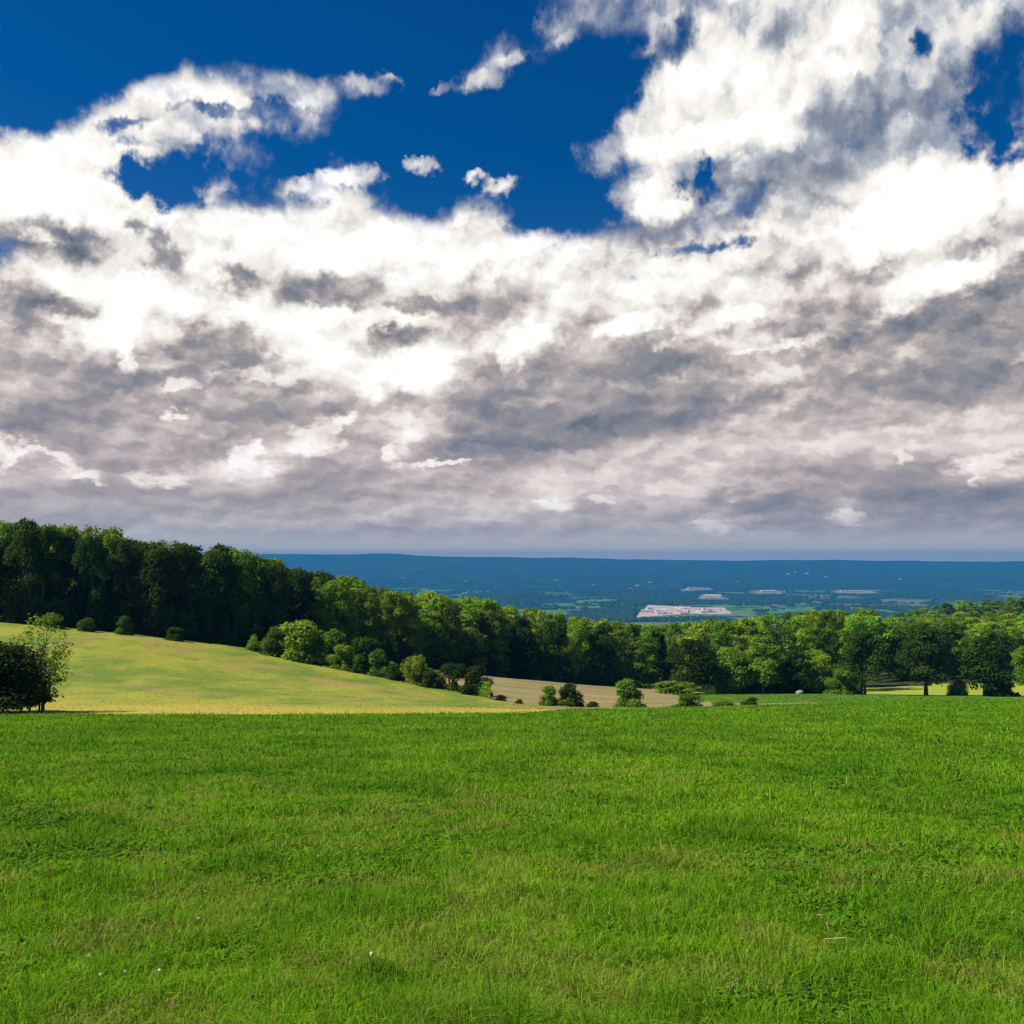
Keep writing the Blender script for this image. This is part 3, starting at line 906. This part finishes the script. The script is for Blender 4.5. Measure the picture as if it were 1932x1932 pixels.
print('TREES', len([o for o in scn.objects if o.type == 'EMPTY']))

# undergrowth along the foot of the woods
def build_undergrowth():
    rs = np.random.RandomState(21)
    n = 74000
    u = np.where(np.arange(n) < 68000, rs.uniform(-250, 1625, n), rs.uniform(-480, -250, n))
    D = tab(u, WOOD) + np.where(u > 1290, 9.0, 0.0) + rs.exponential(2.6, n)
    x = (u - CX) / F * D
    lump = fbm(u / 16, D / 3, 3)
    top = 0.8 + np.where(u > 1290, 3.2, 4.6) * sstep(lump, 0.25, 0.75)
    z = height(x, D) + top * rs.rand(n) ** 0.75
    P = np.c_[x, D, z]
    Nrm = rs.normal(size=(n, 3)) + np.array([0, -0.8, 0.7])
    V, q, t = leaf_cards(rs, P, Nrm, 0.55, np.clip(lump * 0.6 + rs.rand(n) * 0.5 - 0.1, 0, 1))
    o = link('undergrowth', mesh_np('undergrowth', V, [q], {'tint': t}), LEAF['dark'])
    tag(o, 'dark tangled undergrowth along the foot of the woods', 'undergrowth', kind='stuff')
build_undergrowth()
def build_brambles():
    rs = np.random.RandomState(23)
    n = 26000
    u = rs.uniform(470, 925, n)
    D = tab(u, HEDGE) + rs.normal(size=n) * 1.1 + 1.0
    x = (u - CX) / F * D
    lump = fbm(u / 13 + 4, D / 3, 3)
    z = height(x, D) + (0.5 + 2.1 * sstep(lump, 0.3, 0.75)) * rs.rand(n) ** 0.8
    V, q, t = leaf_cards(rs, np.c_[x, D, z], rs.normal(size=(n, 3)) + np.array([-0.3, -0.6, 0.8]), 0.3, np.clip(lump * 0.5 + rs.rand(n) * 0.5, 0, 1))
    o = link('brambles', mesh_np('brambles', V, [q], {'tint': t}), LEAF['mid'])
    tag(o, 'ragged brambles joining the bushes of the hedge below the wood', 'brambles', kind='stuff')
build_brambles()

# bushes: key, leaf, column, top row, distance, width, name, label
BUSHES = [
    ('spiky', 'light', 104, 1156, 163, 40, 'shrub', 'thin pale shoots at the wood edge above the dark thicket'),
    ('bush0', 'mid', 164, 1166, 163, 34, 'bush', 'small dull bush at the wood edge, left of its brighter neighbour'),
    ('bush1', 'mid', 238, 1163, 165, 34, 'bush', 'small brighter green bush alone against the dark wood edge'),
    ('bush2', 'dark', 330, 1184, 166, 40, 'bush', 'low dark bush under the wood edge above the hay meadow'),
    ('bush0', 'mid', 478, 1212, 168, 30, 'bush', 'tiny green bush at the left start of the hedge'),
    ('bush1', 'mid', 515, 1183, 167, 62, 'bush', 'green bush at the left end of the hedge below the wood'),
    ('bush2', 'light', 574, 1172, 167, 112, 'bush', 'largest pale green bush in the hedge below the wood'),
    ('bush0', 'mid', 628, 1188, 166, 62, 'bush', 'grey green bush on the right shoulder of the largest pale bush'),
    ('bush1', 'light', 645, 1216, 164, 60, 'bush', 'low yellow green bush under the right shoulder of the largest pale bush'),
    ('bush2', 'dark', 685, 1203, 163, 72, 'bush', 'dark green tall bush in the middle of the hedge'),
    ('bush1', 'mid', 722, 1226, 161, 56, 'bush', 'rounded green bush right of the dark tall hedge bush'),
    ('bush0', 'dark', 748, 1252, 158, 40, 'bush', 'low dark bush left of the yellow spiky shrub'),
    ('spiky', 'light', 780, 1236, 156, 60, 'shrub', 'yellow green spiky shrub near the right end of the hedge'),
    ('bush2', 'dark', 812, 1266, 153, 48, 'bush', 'low dark bush right of the yellow spiky shrub'),
    ('mushroom', 'dark', 853, 1252, 152, 66, 'bush', 'dark mushroom shaped bush on pale bare stems'),
    ('bush1', 'dark', 899, 1258, 149, 62, 'bush', 'dense round dark bush ending the hedge by the stubble field'),
    ('bush0', 'dark', 946, 1311, 140, 22, 'bush', 'tiny dark bush right of the dense round hedge bush'),
    ('bush0', 'mid', 978, 1319, 132, 18, 'bush', 'tiny green tuft of bush low on the stubble field'),
    ('bush2', 'mid', 1036, 1294, 127, 40, 'bush', 'left green bush of the close pair on the stubble field'),
    ('bush0', 'dark', 1076, 1289, 127, 52, 'bush', 'right darker bush of the close pair on the stubble field'),
    ('bush1', 'mid', 1068, 1321, 122, 36, 'bush', 'low green bush at the foot of the close pair'),
    ('bush0', 'dark', 1116, 1324, 122, 28, 'bush', 'small brownish bush between the close pair and the large round bush'),
    ('bush1', 'mid', 1190, 1283, 124, 66, 'bush', 'large round green bush alone on the edge of the stubble field'),
    ('bush2', 'mid', 1294, 1310, 132, 58, 'bush', 'grey green spreading bush right of the large round one'),
    ('bush0', 'light', 1360, 1322, 128, 44, 'shrub', 'low yellow green mound of shrub at the field edge'),
    ('bush1', 'dark', 1411, 1316, 130, 36, 'bush', 'small dark bush at the far right of the stubble strip'),
    ('spiky', 'light', 1275, 1284, 190, 90, 'shrub', 'pale tangled shrub at the foot of the big round dark tree'),
    ('bush2', 'dark', 1885, 1272, 200, 60, 'bush', 'dark bush filling under the right tree of the dark trio'),
    ('bush0', 'mid', 1800, 1284, 201, 40, 'bush', 'low bush between middle and right trees of the dark trio'),
]
for key, leaf, u, top, D, wp, name, lab in BUSHES:
    plant_at(key, name, leaf, u, top, D, wp, lab, 'bush')
plant_at('thicket', 'thicket', 'dark', 6, 1217, 68.5, 206, 'dense dark thicket on bare stems at the edge of the green field', 'bush')
plant_at('sapling', 'young_tree', 'mid', 78, 1162, 70.5, 128, 'thin open young tree rising behind the dark thicket', 'tree')

# ------------------------------------------------------------------ grass
def blade_material():
    m, N = M('grass_blades')
    t = N.new('ShaderNodeAttribute', attribute_name='tint').outputs['Fac']
    dry = N.new('ShaderNodeAttribute', attribute_name='dry').outputs['Fac']
    hgt = N.new('ShaderNodeAttribute', attribute_name='along').outputs['Fac']
    c = N.mix(t, (0.042, 0.160, 0.005), (0.190, 0.375, 0.012))
    c = N.mix(N.m('MULTIPLY', hgt, 0.35), c, (0.15, 0.27, 0.012))
    c = N.mix(dry, c, (0.33, 0.26, 0.075))
    d = N.new('ShaderNodeBsdfPrincipled')
    d.inputs['Roughness'].default_value = 0.7
    d.inputs['Specular IOR Level'].default_value = 0.05
    N.put(d.inputs['Base Color'], c)
    tr = N.new('ShaderNodeBsdfTranslucent'); N.put(tr.inputs['Color'], c)
    mx = N.new('ShaderNodeMixShader'); mx.inputs[0].default_value = 0.4
    N.t.links.new(d.outputs[0], mx.inputs[1]); N.t.links.new(tr.outputs[0], mx.inputs[2])
    o = N.new('ShaderNodeOutputMaterial'); N.t.links.new(mx.outputs[0], o.inputs[0])
    return m

def blades(name, mat, rs, X, Y, Hh, Wd, tint, dry, lean=0.5, Z=None):
    n = len(X)
    Z = height(X, Y) if Z is None else Z
    a = rs.rand(n) * 2 * math.pi
    b = rs.rand(n) * 2 * math.pi
    L = lean * rs.rand(n) ** 0.8
    wx, wy = np.cos(a) * Wd / 2, np.sin(a) * Wd / 2
    lx, ly = np.cos(b) * L * Hh, np.sin(b) * L * Hh
    base = np.c_[X, Y, Z - 0.01]
    wv = np.c_[wx, wy, np.zeros(n)]
    mid = base + np.c_[lx * 0.35, ly * 0.35, Hh * 0.58]
    tip = base + np.c_[lx * 1.2, ly * 1.2, Hh * (1 - 0.35 * L)]
    V = np.stack([base - wv, base + wv, mid + wv * 0.8, mid - wv * 0.8, tip], 1).reshape(-1, 3)
    k = np.arange(n)[:, None] * 5
    q = k + np.array([[0, 1, 2, 3]])
    t = k + np.array([[3, 2, 4]])
    al = np.tile(np.array([0, 0, 0.6, 0.6, 1.0]), n)
    me = mesh_np(name, V, [q, t], {'tint': np.repeat(tint, 5), 'dry': np.repeat(dry, 5), 'along': al})
    o = link(name, me, mat)
    return o

GB = blade_material()
def scatter(rs, n, r0, r1, ang):
    r = r0 * (r1 / r0) ** rs.rand(n)
    th = (rs.rand(n) * 2 - 1) * ang
    return r * np.sin(th), r * np.cos(th), r

def build_grass():
    rs = np.random.RandomState(5)
    X, Y, r = scatter(rs, 900000, 2.4, 200, R(40))
    u = bearing(X, Y)
    end = tab(u, FIELD_END) + (fbm(X / 5, Y / 5, 3) - 0.5) * 2.5
    keep = (Y < end) | ((land(X, Y) == 3) & (Y < 204))
    X, Y, r = X[keep], Y[keep], r[keep]
    n = len(X)
    patch = fbm(X / 0.38, Y / 0.38, 4)
    big = fbm(X / 3.2 + 40, Y / 3.2, 4)
    hgt = (0.045 + 0.070 * sstep(patch, 0.30, 0.75) + 0.045 * (big - 0.5)) * rs.uniform(0.5, 1.5, n)
    hgt = np.maximum(hgt, 0.02) * (1 + 0.5 * np.clip((r - 15) / 60, 0, 1))
    wd = 0.0042 * np.maximum(1, r / 5.0) ** 0.92 * rs.uniform(0.6, 1.6, n)
    tuft = sstep(fbm(X / 1.15 + 31, Y / 1.5 + 12, 3), 0.60, 0.70)
    hgt = hgt * (1 + 0.35 * tuft)
    seed = rs.rand(n) < 0.007
    tall = rs.rand(n) < 0.03
    hgt = np.where(tall, hgt * 1.7, hgt)
    tint = np.clip(0.75 * rs.rand(n) + 0.7 * (fbm(X / 0.9 + 9, Y / 0.9, 4) - 0.5) + 0.17 + 1.35 * (big - 0.5) - 0.28 * tuft, 0, 1)  # tufts darker: lush green plus clump shadow painted into the tint
    dm = sstep(fbm(X / 0.9 + 77, Y / 0.8, 4) + 0.4 * (fbm(X / 7, Y / 7 + 30, 3) - 0.5), 0.54, 0.66) * np.clip(1.25 - r / 45, 0.12, 1) * (1 - tuft)
    dry = np.where(rs.rand(n) < 0.035 + 0.50 * dm, rs.uniform(0.3, 1.0, n), 0.0)
    hgt = np.where(dry > 0, hgt * 0.85, hgt)
    hgt, wd, dry = np.where(seed, 0.10 + 0.12 * rs.rand(n), hgt), np.where(seed, wd * 0.6, wd), np.where(seed, 0.75, dry)
    # clover and other broad leaves: short, wide and leaning far over
    weed = sstep(fbm(X / 0.8 + 63, Y / 0.9 + 21, 3), 0.60, 0.70)
    broad = (rs.rand(n) < 0.13 * sstep(fbm(X / 0.7 + 5, Y / 0.7 + 50, 3), 0.42, 0.6) + 0.55 * weed * (r < 26)) & (dry == 0)
    wd = np.where(broad, wd * (3.4 + 1.8 * weed), wd)
    hgt = np.where(broad, np.minimum(hgt, 0.07 + 0.03 * weed) * 0.85, hgt)
    tint = np.where(broad, tint * (0.9 - 0.45 * weed), tint)  # weed clumps darker: deeper green plus painted clump shadow
    o = blades('grass', GB, rs, X, Y, hgt, wd, tint, dry, np.where(broad, 1.6, 1.15))
    tag(o, 'lush mixed green grass covering the near field', 'grass', kind='stuff')
build_grass()

def build_meadow_grass():
    rs = np.random.RandomState(6)
    m, N = M('hay_tufts')
    t = N.new('ShaderNodeAttribute', attribute_name='tint').outputs['Fac']
    c = N.ramp(t, [(0.0, (0.075, 0.14, 0.010)), (0.45, (0.18, 0.20, 0.022)), (0.75, (0.26, 0.21, 0.045)), (1.0, (0.37, 0.30, 0.045))])
    finish(N, c)
    X, Y, r = scatter(rs, 90000, 62, 240, R(36))
    z = land(X, Y)
    for k, nm, lab in ((1, 'meadow_grass', 'mown yellow green hay stubble covering the left meadow'), (2, 'stubble', 'dry tan stubble stalks on the brown strip below the wood')):
        s = z == k
        x, y = X[s], Y[s]
        n = len(x)
        if k == 1:
            b = fbm(x / 9, y / 16, 4) + 0.35 * sstep(y + (fbm(x / 20, y / 20, 3) - 0.5) * 26, 93, 78)
            tint = np.clip((b - 0.5) * 2.2 + 0.45 + rs.uniform(-0.2, 0.2, n), 0, 1)
        else:
            tint = np.clip(0.72 + rs.uniform(-0.2, 0.12, n), 0, 1)
        o = blades(nm, m, rs, x, y, rs.uniform(0.015, 0.055, n), r[s] * 0.0008 * rs.uniform(0.8, 2.0, n), tint, np.zeros(n), 1.1)
        tag(o, lab, 'grass', kind='stuff')
build_meadow_grass()

# ------------------------------------------------------------------ far valley: woods, bare fields, buildings
def valley_point(u, v):
    """where the sight line through a picture point meets the ground of the far valley"""
    lo = 2500.0
    for D in np.arange(2500, 14000, 20):
        q = at(u, v, D)
        if q.z <= hz(q.x, D):
            return q.x, float(D), hz(q.x, D)
    return q.x, 14000.0, hz(q.x, 14000.0)

def plain(name, c0, c1, scale=0.05):
    m, N = M(name)
    finish(N, N.mix(N.noise(pos(N), scale, 4, 0.6), c0, c1))
    return m
PALE_WALL = plain('pale_render', (0.62, 0.54, 0.51), (0.74, 0.66, 0.63), 0.03)
PINK_ROOF = plain('pinkish_roof', (0.34, 0.20, 0.17), (0.46, 0.31, 0.28), 0.02)
GREY_ROOF = plain('pale_roof', (0.42, 0.39, 0.40), (0.56, 0.51, 0.51), 0.02)
DARK_GLASS = plain('dark_window_band', (0.03, 0.035, 0.045), (0.07, 0.07, 0.08), 0.1)
PALE_SOIL = plain('pale_bare_soil', (0.16, 0.13, 0.12), (0.30, 0.24, 0.22), 0.02)

CLEARED = []
def sheet(name, pts, mat, lift):
    """a patch of bare ground laid over the valley"""
    q = [valley_point(u, v) for u, v in pts]
    n = 14
    CLEARED.append((min(p[0] for p in pts), max(p[0] for p in pts), min(p[1] for p in q) - 130, max(p[1] for p in q)))
    V, Fc = [], []
    for i in range(n + 1):
        for j in range(n + 1):
            s, t = i / n, j / n
            x = (q[0][0] * (1 - s) + q[1][0] * s) * (1 - t) + (q[3][0] * (1 - s) + q[2][0] * s) * t
            y = (q[0][1] * (1 - s) + q[1][1] * s) * (1 - t) + (q[3][1] * (1 - s) + q[2][1] * s) * t
            V.append((x, y, hz(x, y) + lift))
    for i in range(n):
        for j in range(n):
            a = i * (n + 1) + j
            Fc.append((a, a + n + 1, a + n + 2, a + 1))
    me = bpy.data.meshes.new(name); me.from_pydata(V, [], Fc); me.update()
    if me.polygons[0].normal.z < 0:
        me.flip_normals()
    o = link(name, me, mat); o['kind'] = 'structure'
    return o
sheet('yard', [(1200, 1166), (1382, 1160), (1366, 1147), (1222, 1142)], plain('pinkish_gravel', (0.24, 0.17, 0.155), (0.62, 0.47, 0.43), 0.035), 1.5)
sheet('bare_field', [(1424, 1121), (1478, 1121), (1472, 1115), (1428, 1115)], PALE_SOIL, 2.0)
sheet('bare_field', [(1574, 1121), (1652, 1121), (1644, 1114), (1578, 1114)], PALE_SOIL, 2.0)
sheet('bare_field', [(1284, 1116), (1342, 1113), (1338, 1109), (1292, 1111)], PALE_SOIL, 2.0)
sheet('bare_field', [(1318, 1131), (1368, 1131), (1360, 1124), (1324, 1122)], PALE_SOIL, 2.0)
def build_distant_woods():
    rs = np.random.RandomState(31)
    n = 150000
    D = 3400 * (9800 / 3400) ** rs.rand(n)
    x = rs.uniform(-0.62, 0.62, n) * D
    f = fbm(x / 420 + 7, D / 620, 4)
    row = np.abs(fbm(x / 260 + 50, D / 420 + 3, 3) - 0.5) < 0.012
    k = (f > 0.56) | row
    ub = bearing(x, D)
    for u0, u1, d0, d1 in CLEARED:
        k &= ~((ub > u0 - 4) & (ub < u1 + 4) & (D > d0) & (D < d1))
    x, D = x[k], D[k]
    n = len(x)
    z = height(x, D)
    w = rs.uniform(9, 17, n)[:, None]
    hh = rs.uniform(8, 15, n)
    V, Fq = [], []
    a = np.arange(6) / 6 * 2 * np.pi
    ring = lambda r, zz, ph: np.stack([x[:, None] + np.cos(a + ph) * w * r * rs.uniform(0.75, 1.2, (n, 6)), D[:, None] + np.sin(a + ph) * w * r * rs.uniform(0.75, 1.2, (n, 6)),
                                       (z + hh * zz)[:, None] + rs.uniform(-0.8, 0.8, (n, 6))], -1)
    R0, R1 = ring(1.0, 0.0, 0.0), ring(0.85, 0.72, 0.3)
    T = np.stack([x, D, z + hh], -1)[:, None]
    V = np.concatenate([R0, R1, T], 1).reshape(-1, 3)
    b = np.arange(n)[:, None] * 13
    i = np.arange(6); j = (i + 1) % 6
    q = (b[:, :, None] + np.stack([i, j, j + 6, i + 6], -1)[None]).reshape(-1, 4)
    t = (b[:, :, None] + np.stack([i + 6, j + 6, np.full(6, 12)], -1)[None]).reshape(-1, 3)
    tint = np.repeat(rs.rand(n), 13)
    m, N = M('distant_foliage')
    c = N.mix(N.new('ShaderNodeAttribute', attribute_name='tint').outputs['Fac'], (0.010, 0.026, 0.009), (0.030, 0.056, 0.016))
    finish(N, c, spec=0.0)
    o = link('distant_woods', mesh_np('distant_woods', V, [q, t], {'tint': tint}), m)
    tag(o, 'dark woods and hedgerows scattered over the far blue valley', 'woods', kind='stuff')
build_distant_woods()

def box_mesh(name, x0, x1, y0, y1, z0, z1):
    v = [(x, y, z) for z in (z0, z1) for y in (y0, y1) for x in (x0, x1)]
    me = bpy.data.meshes.new(name)
    me.from_pydata(v, [], [(0, 2, 3, 1), (4, 5, 7, 6), (0, 1, 5, 4), (2, 6, 7, 3), (0, 4, 6, 2), (1, 3, 7, 5)])
    return me
def gable_mesh(name, x0, x1, y0, y1, z0, rise):
    ym = (y0 + y1) / 2
    v = [(x0, y0, z0), (x1, y0, z0), (x1, y1, z0), (x0, y1, z0), (x0, ym, z0 + rise), (x1, ym, z0 + rise)]
    me = bpy.data.meshes.new(name)
    me.from_pydata(v, [], [(0, 1, 5, 4), (2, 3, 4, 5), (0, 4, 3), (1, 2, 5), (0, 3, 2, 1)])
    return me
def building(name, u, v, wpx, depth, hgt, rot, roof, label, cat, group=None):
    x, D, z = valley_point(u, v)
    w = wpx / F * D
    e = bpy.data.objects.new(name, None)
    col.objects.link(e)
    e.location = (x, D, z - 1.0)
    e.rotation_euler = (0, 0, R(rot))
    tag(e, label, cat, group)
    link('wall', box_mesh('wall', -w / 2, w / 2, -depth / 2, depth / 2, -4, hgt), PALE_WALL, e)
    link('roof', gable_mesh('roof', -w / 2 - 0.8, w / 2 + 0.8, -depth / 2 - 0.8, depth / 2 + 0.8, hgt + 0.02, max(1.6, depth * 0.16)), roof, e)
    V, Fc = [], []
    n = max(2, int(w / 9))
    for row in range(max(1, int(hgt / 4))):
        for k in range(n):
            xc = -w / 2 + (k + 0.5) / n * w
            zz = 1.4 + row * 3.6
            b = len(V)
            V += [(xc - 1.6, -depth / 2 - 0.06, zz), (xc + 1.6, -depth / 2 - 0.06, zz), (xc + 1.6, -depth / 2 - 0.06, zz + 1.7), (xc - 1.6, -depth / 2 - 0.06, zz + 1.7)]
            Fc.append((b, b + 1, b + 2, b + 3))
    me = bpy.data.meshes.new('window_band'); me.from_pydata(V, [], Fc)
    link('window_row', me, DARK_GLASS, e)
    return e

_rs = random.Random(12)
for k in range(26):
    t, q = _rs.random(), _rs.random()
    u = 1222 + 138 * t - 8 * q
    v = 1146 + 14 * q + 3.5 * t * (1 - q)
    building('pale_block', u, v, _rs.uniform(7, 22), _rs.uniform(16, 34), _rs.choice([7, 9, 12, 15]), _rs.uniform(-35, 35), _rs.choice([GREY_ROOF, PINK_ROOF, PINK_ROOF]),
             'pale pinkish block crowded among others in the large settlement in the far valley', 'building', 'pale blocks of the large valley settlement')
for u, v, wp, dp, hh, rot, rf, lab in [
    (1312, 1112, 30, 40, 11, 12, PINK_ROOF, 'upper pinkish building strip above the large settlement in the valley'),
    (1345, 1126, 30, 40, 11, -14, GREY_ROOF, 'lower pale building strip above the large settlement in the valley'),
    (1450, 1117, 30, 36, 10, 7, GREY_ROOF, 'thin pale long shed on the bare field right of the settlement'),
    (1606, 1117, 40, 36, 10, -6, PINK_ROOF, 'longest pinkish shed on the far bare field above the right wood'),
]:
    building('long_building', u, v, wp, dp, hh, rot, rf, lab, 'building', 'pale buildings in the far valley')
for k, (u, v) in enumerate([(1226, 1100), (1204, 1106), (1214, 1114), (1188, 1112), (876, 1098), (1050, 1096), (1486, 1084), (1502, 1081), (1522, 1083), (1392, 1100), (1700, 1094), (1120, 1104), (760, 1092), (1560, 1090)]):
    building('farmhouse', u, v, 7, 16, 9, random.uniform(-30, 30), random.choice([GREY_ROOF, PINK_ROOF]), 'tiny pale house, a mere speck among the woods of the far valley', 'house', 'scattered houses in the far valley')

# ------------------------------------------------------------------ small things near and far
def build_boulder():
    rs = random.Random(4)
    import bmesh
    bm = bmesh.new()
    bmesh.ops.create_icosphere(bm, subdivisions=3, radius=1)
    for v in bm.verts:
        k = 1 + 0.22 * (vnoise(np.array([v.co.x * 1.7 + 5]), np.array([v.co.y * 1.7 + v.co.z + 9]))[0] - 0.5) * 2
        v.co = Vector((v.co.x * 0.85 * k, v.co.y * 0.6 * k, max(-0.3, v.co.z * 0.55 * k)))
    me = bpy.data.meshes.new('boulder'); bm.to_mesh(me); bm.free()
    x = at(1505, VH, 196).x
    o = link('boulder', me, plain('pale_stone', (0.20, 0.17, 0.13), (0.32, 0.28, 0.22), 2.0), None, (x, 196, hz(x, 196) + 0.25))
    tag(o, 'pale boulder lying at the foot of the trees on the pasture edge', 'boulder')
build_boulder()

WHITE_PETAL = plain('white_petal', (0.68, 0.68, 0.60), (0.80, 0.80, 0.74), 60.0)
STALK = plain('dry_stalk', (0.42, 0.33, 0.17), (0.58, 0.48, 0.28), 30.0)
GREEN_STEM = plain('green_stem', (0.05, 0.13, 0.01), (0.09, 0.20, 0.02), 30.0)
def ground_point(u, v):
    for D in np.arange(2.5, 60, 0.02):
        q = at(u, v, D)
        if q.z <= hz(q.x, D):
            return q.x, float(D), hz(q.x, D)
def tube_mesh(name, segs, sides=5):
    V, Fc = [], []
    for p0, p1, r0, r1 in segs:
        tube(V, Fc, p0, p1, r0, r1, sides)
    me = bpy.data.meshes.new(name); me.from_pydata(V, [], Fc); me.update()
    return me
def head_mesh(seed):
    rs = np.random.RandomState(seed)
    n = 60
    d = rs.normal(size=(n, 3)); d[:, 2] = np.abs(d[:, 2]) * 1.1 - 0.25
    d /= np.linalg.norm(d, axis=1, keepdims=True)
    V, q, t = leaf_cards(rs, d * 0.0095, d + rs.normal(size=(n, 3)) * 0.7, 0.009, rs.rand(n))
    return mesh_np('flower_head', V, [q])
head, stem = head_mesh(2), tube_mesh('stem', [((0, 0, -0.02), (0.004, 0.002, 0.05), 0.0014, 0.0012), ((0.004, 0.002, 0.05), (0.0, 0.0, 0.108), 0.0012, 0.001)])
head.materials.append(WHITE_PETAL); stem.materials.append(GREEN_STEM)
FLOWERS = [(167, 1813, 'on the dark clump at the far left'), (189, 1851, 'lowest at the left, close beside another flower'), (235, 1845, 'right one of the close low pair'),
           (300, 1843, 'just right of the close low pair at the left'), (374, 1739, 'brightest, alone above the left clumps'), (600, 1613, 'farthest up the field left of the middle'),
           (702, 1820, 'larger, alone left of the middle foreground'), (1016, 1438, 'tiny and far off near the crest of the field')]
for k, (u, v, w) in enumerate(FLOWERS):
    x, D, z = ground_point(u, v + 0.11 / 5 * F * 0.5)
    e = bpy.data.objects.new('clover_flower', None)
    col.objects.link(e)
    e.location = (x, D, z); e.rotation_euler = (0, 0, k * 1.3)
    e.scale = (0.8,) * 3 if k not in (6, 7) else (1.1,) * 3
    tag(e, 'white clover flower in the grass, ' + w, 'flower', 'white clover flowers in the field')
    link('stem', stem, None, e)
    h_ = link('flower_head', head, None, e, (0, 0, 0.108))
for k, (u, v, pts, lab) in enumerate([
    (1560, 1745, [((-0.06, 0.0, 0.16), (0.0, 0.01, 0.06), 0.003, 0.003), ((0.0, 0.01, 0.06), (0.05, 0.0, 0.04), 0.003, 0.002), ((0.0, 0.01, 0.06), (0.02, -0.02, -0.02), 0.003, 0.0035), ((-0.03, 0.0, 0.11), (-0.05, 0.03, 0.10), 0.002, 0.001)],
     'dry pale forked stalk sticking up from the grass at the right'),
    (1588, 1790, [((-0.10, 0.0, 0.10), (0.02, 0.0, 0.108), 0.003, 0.003), ((0.02, 0.0, 0.108), (0.09, 0.01, 0.09), 0.003, 0.0015), ((0.0, 0.0, 0.105), (0.01, 0.02, -0.02), 0.0025, 0.003)],
     'dry pale stalk lying level over the grass below the forked one')]):
    x, D, z = ground_point(u, v + 14)
    o = link('dry_stalk', tube_mesh('dry_stalk', pts), STALK, None, (x, D, z))
    tag(o, lab, 'stalk')
def build_post():
    x = at(1929, VH, 198).x
    me = tube_mesh('wooden_post', [((0, 0, -0.4), (0.02, 0, 1.5), 0.12, 0.11), ((0.02, 0, 1.5), (0.02, 0, 1.62), 0.11, 0.05)], 8)
    o = link('wooden_post', me, BARK, None, (x, 198, hz(x, 198)))
    tag(o, 'dark wooden post before the bright grass patch at the right edge', 'post')
build_post()
